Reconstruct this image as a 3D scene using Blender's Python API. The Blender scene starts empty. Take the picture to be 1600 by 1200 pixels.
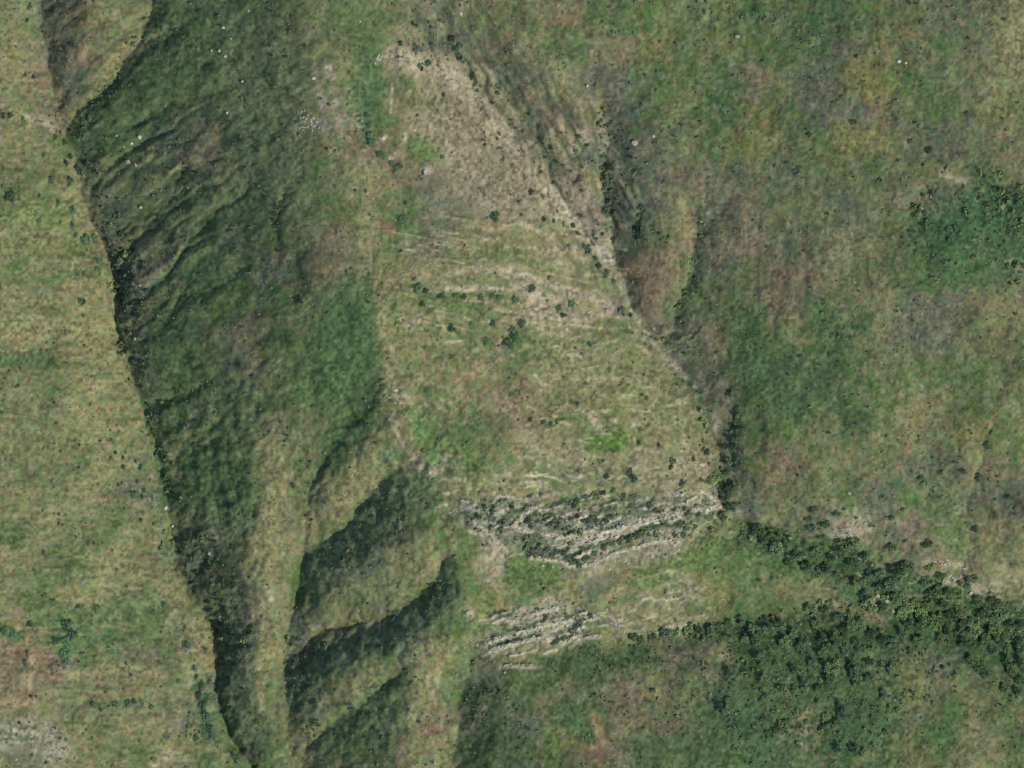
import bpy, math, random
import numpy as np

# ------------------------------------------------------------------ camera, world, sun
S = bpy.context.scene
COL = S.collection
M_PX = 0.5                                   # metres of ground per survey unit
def wx(u): return (u - 800.0) * M_PX
def wy(v): return (600.0 - v) * M_PX

cam = bpy.data.cameras.new('aerial_camera')
cam.type = 'ORTHO'; cam.ortho_scale = 800.0
cam.clip_start = 1.0; cam.clip_end = 30000.0
cam_o = bpy.data.objects.new('aerial_camera', cam); COL.objects.link(cam_o)
cam_o.location = (0, 0, 1600); cam_o.rotation_euler = (0, 0, 0)
S.camera = cam_o

SUN_EL, SUN_AZ = math.radians(39), math.radians(121)     # azimuth clockwise from north (+Y)
sdir = np.array([math.sin(SUN_AZ) * math.cos(SUN_EL), math.cos(SUN_AZ) * math.cos(SUN_EL), math.sin(SUN_EL)])
W = bpy.data.worlds.new('World'); S.world = W; W.use_nodes = True
nt = W.node_tree; bg = nt.nodes['Background']
sky = nt.nodes.new('ShaderNodeTexSky'); sky.sky_type = 'NISHITA'; sky.sun_disc = False
sky.sun_elevation = SUN_EL; sky.sun_rotation = SUN_AZ
nt.links.new(sky.outputs[0], bg.inputs[0]); bg.inputs[1].default_value = 0.15
sl = bpy.data.lights.new('sun', 'SUN'); sl.energy = 3.75; sl.angle = math.radians(0.5); sl.color = (1.0, 0.95, 0.86)
so = bpy.data.objects.new('sun', sl); COL.objects.link(so)
from mathutils import Vector
so.rotation_euler = Vector(sdir).to_track_quat('Z', 'Y').to_euler(); so.location = (300, -200, 900)
S.view_settings.view_transform = 'Standard'; S.view_settings.look = 'None'
S.view_settings.exposure = 0.30; S.view_settings.gamma = 1.0; S.view_settings.use_curve_mapping = False
S.cycles.filter_width = 1.5
S.cycles.max_bounces = 4; S.cycles.diffuse_bounces = 2

rng = np.random.default_rng(7); random.seed(7)

# ------------------------------------------------------------------ noise
def vnoise(x, y, seed):
    xi = np.floor(x).astype(np.int64); yi = np.floor(y).astype(np.int64)
    fx = x - xi; fy = y - yi
    fx = fx * fx * fx * (fx * (fx * 6 - 15) + 10); fy = fy * fy * fy * (fy * (fy * 6 - 15) + 10)
    T = np.random.default_rng(seed).random((256, 256)) * 2 - 1
    a = T[xi & 255, yi & 255]; b = T[(xi + 1) & 255, yi & 255]
    c = T[xi & 255, (yi + 1) & 255]; d = T[(xi + 1) & 255, (yi + 1) & 255]
    return (a * (1 - fx) + b * fx) * (1 - fy) + (c * (1 - fx) + d * fx) * fy
def fbm(x, y, scale, seed, octs=3, gain=0.5):
    s = 0; a = 1; t = 0
    for k in range(octs):
        f = 2.03 ** k / scale
        s = s + a * vnoise(x * f + 17.3 * k, y * f - 9.1 * k, seed + k); t += a; a *= gain
    return s / t
def sstep(e0, e1, x):
    t = np.clip((x - e0) / (e1 - e0), 0, 1); return t * t * (3 - 2 * t)
def dline(X, Y, pts, reach=None):
    """distance from grid points to a polyline"""
    D = np.full(X.shape, 1e6)
    for (x0, y0), (x1, y1) in zip(pts[:-1], pts[1:]):
        dx, dy = x1 - x0, y1 - y0
        L = dx * dx + dy * dy + 1e-9
        t = np.clip(((X - x0) * dx + (Y - y0) * dy) / L, 0, 1)
        D = np.minimum(D, np.hypot(X - x0 - t * dx, Y - y0 - t * dy))
    return D

# ------------------------------------------------------------------ survey of the valley: drainage lines and crests (u, v, height)
V1 = [(55,-80,52),(60,0,46),(75,110,40),(100,195,34),(118,270,30),(135,325,27),(158,370,24),(176,412,21),(179,470,18),(185,530,16),(205,590,14),(228,650,11),(243,710,9),(258,770,6),(270,830,4),(273,890,2),(295,935,0),(331,975,-3),(333,1030,-5),(336,1090,-7),(350,1145,-10),(385,1190,-12),(430,1280,-16)]
G0 = [(252,-40,68),(238,10,62),(205,85,53),(175,130,46),(150,155,41),(128,170,38),(106,203,34)]
V2 = [(604,608,97),(562,652,80),(512,703,60),(484,770,44),(478,860,27),(463,935,14),(445,1030,2),(446,1120,-6),(460,1190,-11),(470,1280,-16)]
V3 = [(632,712,80),(596,750,60),(562,795,46),(530,835,36),(479,861,27)]
V4 = [(695,875,60),(672,922,50),(622,958,42),(585,968,35),(560,976,29),(500,992,14),(447,1040,1)]
V5 = [(640,1040,47),(605,1064,34),(560,1096,22),(512,1135,8),(461,1182,-10)]
V6 = [(660,-80,124),(690,40,112),(720,100,104),(770,170,95),(820,250,86),(870,310,78),(920,370,72),(965,430,65),(985,490,60),(1030,545,54),(1060,590,50),(1085,630,46),(1112,675,41),(1126,725,35),(1131,790,29),(1180,832,24),(1262,880,18),(1320,893,14),(1400,940,9),(1500,975,4),(1600,1005,0),(1720,1040,-5)]
G6 = [(745,1012,46),(726,1080,36),(708,1190,24),(700,1280,14)]
G7 = [(955,90,114),(945,240,96),(948,320,84),(965,400,72),(980,455,63)]
G8 = [(1125,250,113),(1092,340,98),(1080,420,84),(1060,500,66),(1043,545,56)]
G9 = [(1560,640,108),(1545,690,92),(1525,750,72),(1500,830,45),(1480,900,20)]
V9 = [(950,1008,32),(1050,990,26),(1150,974,20),(1250,960,15),(1350,962,11),(1420,975,8)]
RIDGES = [
 [(470,-80,124),(480,60,122),(500,150,121),(490,240,119),(475,310,119),(500,420,120),(575,440,119),(585,520,112),(606,600,102),(640,690,90),(685,760,79),(705,810,73),(722,880,66),(722,962,62),(668,1000,58),(648,1040,52),(640,1100,44),(622,1200,32),(610,1280,24)],
 [(150,-60,71),(140,0,64),(122,100,50),(106,182,37)],
 [(525,500,100),(470,590,79),(437,660,66),(415,760,51),(403,850,38),(408,950,26),(402,1050,12),(424,1140,1),(452,1195,-8)],
 [(608,620,99),(586,676,87),(540,722,71),(507,775,54),(490,830,37)],
 [(700,800,74),(650,832,72),(600,865,66),(545,900,51),(500,938,33),(478,965,14)],
 [(700,985,61),(650,1010,58),(580,1035,46),(520,1060,30),(487,1090,13),(466,1150,-4)],
 [(800,1040,50),(790,1120,48),(765,1200,42),(750,1280,36)],
 [(850,100,112),(890,200,102),(925,300,87),(945,370,77)],
 [(1030,150,116),(1040,330,97),(1025,430,78),(1018,500,66)],
 [(1180,300,119),(1150,420,96),(1112,540,71),(1150,640,62),(1180,740,46),(1200,800,34)],
 [(720,770,79),(800,768,72),(900,757,64),(1000,760,54),(1100,765,41)],
 [(725,850,66),(800,872,54),(900,895,45),(1000,872,39),(1060,850,36),(1120,815,28)],
 [(770,945,55),(830,945,49),(900,942,42),(1000,945,34),(1120,930,25)],
 [(770,1030,47),(830,1022,41),(900,1005,34)],
]
SPOTS = [(-60,0,80),(-60,300,72),(-60,600,68),(-60,900,60),(-60,1200,50),(100,1200,34),(200,1050,18),(100,600,42),(100,900,38),(20,300,58),
 (1300,200,132),(1300,400,124),(1450,60,146),(1600,0,158),(1620,300,152),(1480,380,142),(1350,600,104),(1620,560,126),(1230,650,74),(1320,760,56),(1430,800,50),(1620,780,76),(1600,920,22),
 (1200,0,126),(1000,0,124),(850,0,122),(850,1110,50),(1000,1110,50),(900,1230,62),(1100,1230,60),(1200,1100,42),(1300,1230,50),(1360,1080,28),(1450,1090,22),(1500,1200,38),(1620,1100,14),(1620,1230,30),
 (800,300,103),(800,500,88),(850,620,76),(950,620,66),(700,420,110),(680,560,104),(780,690,86)]

def solve_field():
    # membrane through the surveyed lines, coarse to fine
    x0, x1, y0, y1 = -400., 2000., -300., 1500.
    H = None
    for cell in (48., 24., 12., 6.):
        nx = int((x1 - x0) / cell) + 1; ny = int((y1 - y0) / cell) + 1
        fix = np.zeros((ny, nx)); wgt = np.zeros((ny, nx))
        def put(x, y, z):
            i = int(round((x - x0) / cell)); j = int(round((y - y0) / cell))
            if 0 <= i < nx and 0 <= j < ny: fix[j, i] += z; wgt[j, i] += 1
        for ln in [V1, G0, V2, V3, V4, V5, V6, G6, G7, G8, G9, V9] + RIDGES:
            for a, b in zip(ln[:-1], ln[1:]):
                n = max(2, int(math.hypot(b[0] - a[0], b[1] - a[1]) / cell * 2))
                for k in range(n + 1):
                    t = k / n; put(a[0] + (b[0]-a[0])*t, a[1] + (b[1]-a[1])*t, a[2] + (b[2]-a[2])*t)
        for (x, y, z) in SPOTS:
            R = 18
            for dx in np.arange(-R, R + 1, cell):
                for dy in np.arange(-R, R + 1, cell): put(x + dx, y + dy, z)
        m = wgt > 0; val = np.where(m, fix / np.maximum(wgt, 1), 0)
        if H is None: H = np.full((ny, nx), 70.0)
        else:
            gx = np.clip(np.arange(nx) * cell / pc, 0, H.shape[1] - 1.001); gy = np.clip(np.arange(ny) * cell / pc, 0, H.shape[0] - 1.001)
            ix = gx.astype(int); iy = gy.astype(int); fx = gx - ix; fy = (gy - iy)[:, None]
            A = H[iy][:, ix] * (1 - fx) + H[iy][:, ix + 1] * fx; B = H[iy + 1][:, ix] * (1 - fx) + H[iy + 1][:, ix + 1] * fx
            H = A * (1 - fy) + B * fy
        H[m] = val[m]
        for it in range(420 if cell > 20 else 220):
            P = np.pad(H, 1, mode='edge')
            N = (P[:-2, 1:-1] + P[2:, 1:-1] + P[1:-1, :-2] + P[1:-1, 2:]) * 0.25
            N[m] = val[m] * 0.85 + N[m] * 0.15
            H = N
        pc = cell
    for it in range(3):                                    # soften the creases
        P = np.pad(H, 1, mode='edge')
        H = (4 * P[1:-1, 1:-1] + 2 * (P[:-2, 1:-1] + P[2:, 1:-1] + P[1:-1, :-2] + P[1:-1, 2:]) + P[:-2, :-2] + P[2:, 2:] + P[:-2, 2:] + P[2:, :-2]) / 16
    return H, x0, y0, 6.
HF, HX0, HY0, HC = solve_field()
SM = HF.copy(); SS = HF.copy()
for it in range(16):
    P = np.pad(SS, 1, mode='edge'); SS = (P[:-2, 1:-1] + P[2:, 1:-1] + P[1:-1, :-2] + P[1:-1, 2:] + SS) / 5
for it in range(90):
    P = np.pad(SM, 1, mode='edge'); SM = (P[:-2, 1:-1] + P[2:, 1:-1] + P[1:-1, :-2] + P[1:-1, 2:] + SM) / 5
_gx, _gy = np.meshgrid(HX0 + HC * np.arange(HF.shape[1]), HY0 + HC * np.arange(HF.shape[0]))
def round_off(pts, w):
    global HF
    k = 1 - sstep(w * .35, w, dline(_gx, _gy, pts)); HF = HF * (1 - k) + (SM if w >= 50 else SS) * k

round_off([(450,-120),(480,60),(495,240),(480,320),(495,390)], 150)
round_off([(1320,100),(1350,400),(1380,640),(1400,800)], 190)
round_off([(1000,1140),(1180,1160),(1330,1130),(1450,1130)], 120)
round_off([(780,300),(720,430),(790,560),(880,640)], 90)
round_off([(1160,330),(1130,450)], 55)
for _r in (2, 3, 4, 5): round_off([(p[0], p[1]) for p in RIDGES[_r]], 34)
round_off([(500,420),(575,440),(585,520),(606,600)], 45)
round_off([(722,962),(668,1000),(648,1040),(640,1100),(622,1200)], 36)
round_off([(-60,0),(-40,600),(20,900),(80,1200)], 90)
def base_h(X, Y):
    gx = np.clip((X - HX0) / HC, 1, HF.shape[1] - 3.001); gy = np.clip((Y - HY0) / HC, 1, HF.shape[0] - 3.001)
    ix = gx.astype(int); iy = gy.astype(int); fx = gx - ix; fy = gy - iy
    def w(f): return ((-0.5*f**3 + f**2 - 0.5*f), (1.5*f**3 - 2.5*f**2 + 1), (-1.5*f**3 + 2*f**2 + 0.5*f), (0.5*f**3 - 0.5*f**2))
    wxs, wys = w(fx), w(fy); out = 0
    for j in range(4):
        r = 0
        for i in range(4): r = r + wxs[i] * HF[iy + j - 1, ix + i - 1]
        out = out + wys[j] * r
    return out

def xy(l): return [(p[0], p[1]) for p in l]
# incised channels: line, depth (m), half width (units)
CUTS = [(xy(V1), 5.5, 20), (xy(G0), 4.0, 14), (xy(V2)[2:], 3.0, 11), (xy(V3), 3.2, 10), (xy(V4), 3.5, 11), (xy(V5), 3.2, 11),
 (xy(V6)[:10], 2.0, 14), (xy(V6)[12:16], 4.5, 15), (xy(V6)[15:], 2.5, 16), (xy(G6), 1.5, 10), (xy(G7)[1:], 4.0, 10), (xy(G8)[1:], 3.2, 13), (xy(G9)[:4], 3.0, 13), (xy(V9), 1.2, 18),
 ([(335,975),(337,1030),(340,1090),(355,1150),(392,1195)], 5.0, 10),
 ([(178,405),(181,470),(187,530)], 4.5, 10),
 ([(290,200),(255,210),(190,245),(150,282),(130,315)], 2.5, 12), ([(292,240),(290,258),(272,290),(262,320),(215,345),(172,368)], 2.8, 11),
 ([(330,300),(250,338),(205,362),(178,388)], 2.8, 11), ([(400,290),(350,325),(300,372),(270,418),(232,455),(184,483)], 3.0, 13),
 ([(400,410),(340,445),(270,470),(228,502),(190,528)], 2.8, 12), ([(330,590),(295,612),(246,626),(234,650)], 2.8, 11),
 ([(350,668),(330,685),(300,690),(275,712),(262,742)], 2.7, 11), ([(300,700),(290,745)], 2.1, 10),
 ([(400,815),(350,838),(310,855),(276,885)], 2.8, 13), ([(340,845),(325,862),(300,900),(285,920)], 2.4, 12),
 ([(452,300),(436,320),(429,345),(431,376)], 2.6, 4), ([(380,130),(320,150),(270,165),(215,195),(150,215)], 2.1, 12),
 ([(290,40),(262,52),(235,60),(218,75)], 2.7, 11), ([(300,50),(275,57),(250,68)], 2.1, 9),
 ([(565,190),(575,225),(590,240),(625,268)], 2.0, 8), ([(400,955),(370,990),(345,1040)], 2.2, 9),
 ([(85,20),(80,60),(74,100)], 1.2, 8), ([(150,60),(120,110),(98,170)], 2.0, 9), ([(112,120),(100,150),(92,178)], 1.5, 6),
 ([(560,1000),(520,1010),(490,1020),(462,1050)], 2.2, 8), ([(590,960),(645,980),(655,1000)], 2.0, 8),
 ([(700,890),(690,905),(678,925)], 2.6, 7), ([(880,160),(890,220),(903,250),(900,290)], 1.8, 6), ([(830,190),(838,215),(825,235)], 1.8, 6),
 ([(1005,310),(1000,340),(992,370)], 3.0, 7), ([(720,60),(735,115),(760,150)], 2.0, 9), ([(770,70),(790,110),(805,150)], 1.5, 8),
 ([(1140,600),(1145,640),(1138,680),(1140,720)], 4.0, 9), ([(650,455),(700,465),(770,462),(830,458)], 1.2, 6),
 ([(830,470),(870,485),(890,500)], 1.0, 6), ([(1490,280),(1540,285),(1600,292)], 1.2, 7),
]
ROCKZONE = [[(725,795),(800,815),(860,835),(940,825),(1020,812),(1120,792)], [(770,1000),(840,978),(900,962)]]

RR = random.Random(77)
RIBS = []                                     # polyline, half width, rise (m), colour, strength
def ribs(n, box, slope, length, wid, rise, cols, k, jit=.07, keep=None):
    while n > 0:
        u = RR.uniform(box[0], box[2]); v = RR.uniform(box[1], box[3])
        if keep and not keep(u, v): continue
        n -= 1; L = RR.uniform(*length); a = slope + RR.gauss(0, jit); pts = []
        for t in (-.5, -.17, .17, .5): pts.append((u + L * t, v + L * t * a + RR.gauss(0, 1.6)))
        RIBS.append((pts, RR.uniform(*wid), rise * RR.uniform(.5, 1.2), RR.choice(cols), k * RR.uniform(.6, 1)))
band = lambda u, v: 776 + 8 * abs(u - 930) / 200 < v < (874 if u > 820 else 830) - .3 * max(0, u - 880)
LEDGE_C = [(160,155,134), (148,144,122), (166,158,136), (134,132,112)]
ribs(64, (722, 765, 1125, 880), -.27, (16, 60), (1.6, 3.2), 1.0, LEDGE_C, .9, keep=band)
ribs(46, (730, 770, 1120, 875), -.27, (14, 46), (2, 4), -.5, [(70,84,62), (62,80,60)], .85, keep=band)
ribs(40, (762, 950, 930, 1026), -.24, (14, 46), (1.6, 3), .9, LEDGE_C, .9)
ribs(20, (765, 955, 920, 1020), -.24, (12, 36), (2, 3.4), -.4, [(74,96,64), (68,86,62)], .8)
ribs(120, (815, 510, 1098, 765), .03, (7, 30), (1.8, 4.2), .7, [(146,139,110), (136,130,99), (128,122,92)], .75, jit=.4)
ribs(30, (830, 520, 1098, 760), .05, (20, 60), (1.3, 2.6), .6, [(144,137,108), (134,128,97)], .7, jit=.2)
ribs(60, (620, 480, 830, 760), .3, (6, 26), (1.8, 4), .4, [(132,122,94), (126,118,88), (140,130,104)], .6, jit=.7)
ribs(50, (620, 480, 1090, 760), .1, (6, 24), (2, 4.5), -.3, [(84,102,62), (92,106,64), (80,98,62)], .6, jit=.5)
ribs(26, (690, 740, 900, 800), -.1, (14, 44), (1.6, 3.2), .6, LEDGE_C, .75, jit=.2)
ribs(24, (900, 930, 1100, 990), -.2, (10, 34), (1.6, 3), .7, LEDGE_C, .8, jit=.2)
ribs(46, (800, 520, 1090, 760), -.05, (12, 40), (1.6, 3.4), -.25, [(84,104,62), (92,108,62)], .6)
ribs(64, (640, 330, 955, 512), .16, (20, 90), (1.4, 3.4), .7, [(144,136,106), (134,126,98)], .7)
ribs(26, (650, 440, 830, 560), .03, (14, 40), (1.6, 3.6), -.2, [(78,98,64), (84,104,64)], .6)
ribs(34, (960, 890, 1110, 980), -.15, (10, 30), (1.2, 2.4), .4, [(150,140,112), (138,128,98)], .7)
ribs(60, (0, 400, 200, 1180), .02, (20, 90), (1.4, 3.2), .3, [(132,126,88), (124,118,84)], .5)
ribs(60, (0, 330, 220, 1180), .02, (16, 70), (1.6, 3.6), -.2, [(82,100,62), (90,106,64)], .5)
ribs(44, (1300, 790, 1600, 940), .12, (8, 26), (1.4, 3), .5, [(140,134,114), (126,120,100)], .6)
RIBS += [(pts, RR.uniform(3.0, 4.2), 1.2, c, .95) for pts, c in [
  ([(828,871),(875,876),(890,884),(925,882),(937,876),(962,864),(1000,853),(1028,846),(1060,846)], (156,150,126)), ([(848,836),(888,838),(925,846),(955,836),(980,823),(1005,813),(1035,811),(1062,801),(1100,794),(1125,790)], (158,152,130)),
  ([(740,815),(760,830),(775,845),(790,862)], (158,150,126)), ([(720,787),(736,794),(755,799),(776,803)], (130,130,114)), ([(800,823),(812,829),(830,832)], (150,145,124)), ([(815,806),(830,795),(848,787)], (150,145,124)),
  ([(800,972),(825,962),(850,955),(876,950)], (158,152,128)), ([(765,1000),(800,992),(826,985),(857,977),(900,967)], (158,152,128)), ([(768,1012),(800,1007),(838,998),(880,1003),(906,992)], (158,152,128)), ([(778,1040),(800,1040),(836,1042)], (150,140,112)), ([(1040,772),(1065,771),(1100,770),(1122,783)], (150,144,120))]]
FURROW = [(700,60),(760,150),(830,190),(900,290),(930,360)]
def rill_field(X, Y):
    a, b = X * 0.8 - Y * 0.6, X * 0.6 + Y * 0.8
    r = 1 - np.abs(fbm(a / 3.2 + 12 * fbm(X, Y, 70, 45, 2), b + 14 * fbm(X, Y, 60, 47, 2), 30, 41, 3)) * 2
    fl = sstep(0, 50, X - np.interp(Y, [p[1] for p in V1], [p[0] for p in V1])) * sstep(0, 90, 560 - X) * (1 - sstep(480, 640, Y) * .6)
    crag = 1 - sstep(60, 150, dline(X, Y, [(180,250),(230,330),(230,430)]))
    return r, fl * (0.35 + 0.5 * np.clip(0.5 + 1.6 * fbm(X, Y, 110, 49, 2), 0, 1) + 1.1 * crag), crag
def furrow_field(X, Y):
    a, b = X * 0.5 + Y * 0.866, X * 0.866 - Y * 0.5
    r = 1 - np.abs(fbm(a / 3.5, b + 8 * fbm(X, Y, 40, 83, 2), 20, 81, 3)) * 2
    return r, 1 - sstep(50, 120, dline(X, Y, FURROW))
def height(X, Y, fine=True):
    wX = X + 8 * fbm(X, Y, 55, 11, 3) + 3.2 * fbm(X, Y, 20, 15, 3); wY = Y + 8 * fbm(X, Y, 55, 21, 3) + 3.2 * fbm(X, Y, 20, 25, 3)
    cX = wX + 2.5 * fbm(X, Y, 11, 13, 2); cY = wY + 2.5 * fbm(X, Y, 11, 23, 2)
    h = base_h(wX, wY)
    far = sstep(300, 2500, np.hypot(np.maximum(np.abs(X - 800) - 800, 0), np.maximum(np.abs(Y - 600) - 600, 0)))
    h = h + far * (60 * fbm(X, Y, 1400, 31, 4) + 30)
    if not fine: return h
    calm = 1 - far
    for pts, dep, wid in CUTS:
        xs = [p[0] for p in pts]; ys = [p[1] for p in pts]; R = wid * 4.5
        m = (X > min(xs) - R) & (X < max(xs) + R) & (Y > min(ys) - R) & (Y < max(ys) + R)
        if not m.any(): continue
        d = dline(cX[m], cY[m], pts)
        ends = np.minimum(np.hypot(cX[m]-xs[0], cY[m]-ys[0]), np.hypot(cX[m]-xs[-1], cY[m]-ys[-1]))
        k = sstep(0, wid * 2.2, ends + 3) if dep < 3.3 else 1.0
        h[m] -= dep * np.exp(-d / wid) * k
    # down-slope rills on the steep western flank, furrows on the scarp, streaks on the eastern slope
    r, k, _ = rill_field(X, Y); h = h - 1.15 * r * k * calm
    r, k = furrow_field(X, Y); h = h - 2.0 * r * k * calm
    east = sstep(960, 1060, X) * (1 - sstep(1350, 1500, X)) * (1 - sstep(620, 760, Y)) * calm
    h = h - 0.9 * (1 - 2 * np.abs(fbm(X + 10 * fbm(X, Y, 50, 93, 2), Y / 4, 26, 91, 3))) * east * .55
    spur = sstep(500, 640, Y) * (1 - sstep(700, 780, X)) * sstep(230, 300, X) * calm
    h = h - spur * (1.7 * (1 - 2 * np.abs(fbm(X, Y, 32, 95, 3))) + .6 * fbm(X, Y, 13, 97, 2))
    for pts, wid, rise, c, k in RIBS:
        xs = [p[0] for p in pts]; ys = [p[1] for p in pts]
        m = (X > min(xs) - 14) & (X < max(xs) + 14) & (Y > min(ys) - 14) & (Y < max(ys) + 14)
        if m.any(): h[m] += rise * np.exp(-(dline(X[m], Y[m], pts) / (wid * 1.1)) ** 2)
    h = h + calm * (1.5 * fbm(X, Y, 85, 51, 3) + 1.0 * fbm(X, Y, 26, 55, 2) + 0.38 * fbm(X, Y, 9, 61, 2) + 0.21 * vnoise(X / 3.9, Y / 3.9, 65))
    for pts in ROCKZONE:
        m = dline(X, Y, pts) < 70
        if m.any():
            k = 1 - sstep(28, 62, dline(X[m], Y[m], pts))
            h[m] += k * 0.9 * fbm(X[m], Y[m], 8, 75, 2)
    return h

# ------------------------------------------------------------------ ground cover map
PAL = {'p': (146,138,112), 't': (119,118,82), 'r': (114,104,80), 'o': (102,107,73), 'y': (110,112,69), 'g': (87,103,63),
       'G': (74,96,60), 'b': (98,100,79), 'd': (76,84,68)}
ROWS = [
 "obrtoggg"+"goggoboy"+"orgGgogG"+"oGGgobot", "tbrotbgg"+"Gtogtbbr"+"tgorygyg"+"gGbyogbt", "trbtgggo"+"GotGoptb"+"btbbggGr"+"oboyGoot",
 "tbtggoog"+"gopgoyrt"+"brtdgoGy"+"gbbrogoy", "toggobro"+"Gotrogrb"+"btpdbogy"+"ogyybbot", "ootootbt"+"ggotrbbo"+"tbtdbrbo"+"boogotgt",
 "ogtbgogg"+"gogtgbbt"+"bpbdbtbr"+"oobotbGG", "orgbtogb"+"gortgbto"+"ttpborbr"+"botogGGG", "gotobogg"+"borottoo"+"ottbrobo"+"rroogGGb",
 "tottbtgg"+"goggtggo"+"pttbrgoo"+"rgotbbrt", "ttttbgor"+"ggggttgo"+"gtoobbrG"+"ggGobbot", "ogttbgob"+"oggGttoo"+"goottbbG"+"GGgogggo",
 "oottggog"+"gggGtotr"+"royyoobg"+"GGGgtogo", "ootttbog"+"togGtggo"+"rogttobg"+"goGotoyg", "oootoggg"+"tgGtgpgo"+"goGgttbo"+"rooobbto",
 "tottbGgg"+"tottbgtt"+"tottbtpb"+"oogbgobb", "gtogotbb"+"ttotbggb"+"obbbbptg"+"tbpbrgot", "togtobbo"+"tobbotgp"+"gbptptgg"+"gggobtyo",
 "ogttotgb"+"tgoooggy"+"gtbtgoyg"+"otGgGgpt", "rggGgotb"+"tbtobggt"+"ppottogG"+"GgtrGggb", "rrGobotb"+"tbggbtot"+"tgggobtg"+"gGGGobGG",
 "rrotoobb"+"obotgtgb"+"gogrtoog"+"gGGgyoog", "ttootbgg"+"oogbgrbo"+"bogtrggG"+"grGGogtg", "bptogtog"+"gtogotgg"+"gyrroogG"+"ogGgygtg"]
def lin(c):
    c = np.asarray(c, float) / 255.0
    return np.where(c <= 0.04045, c / 12.92, ((c + 0.055) / 1.055) ** 2.4)
ALB = 0.76                                      # photograph value -> surface reflectance
GRID = np.array([[lin(PAL[ch]) for ch in r] for r in ROWS])
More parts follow.
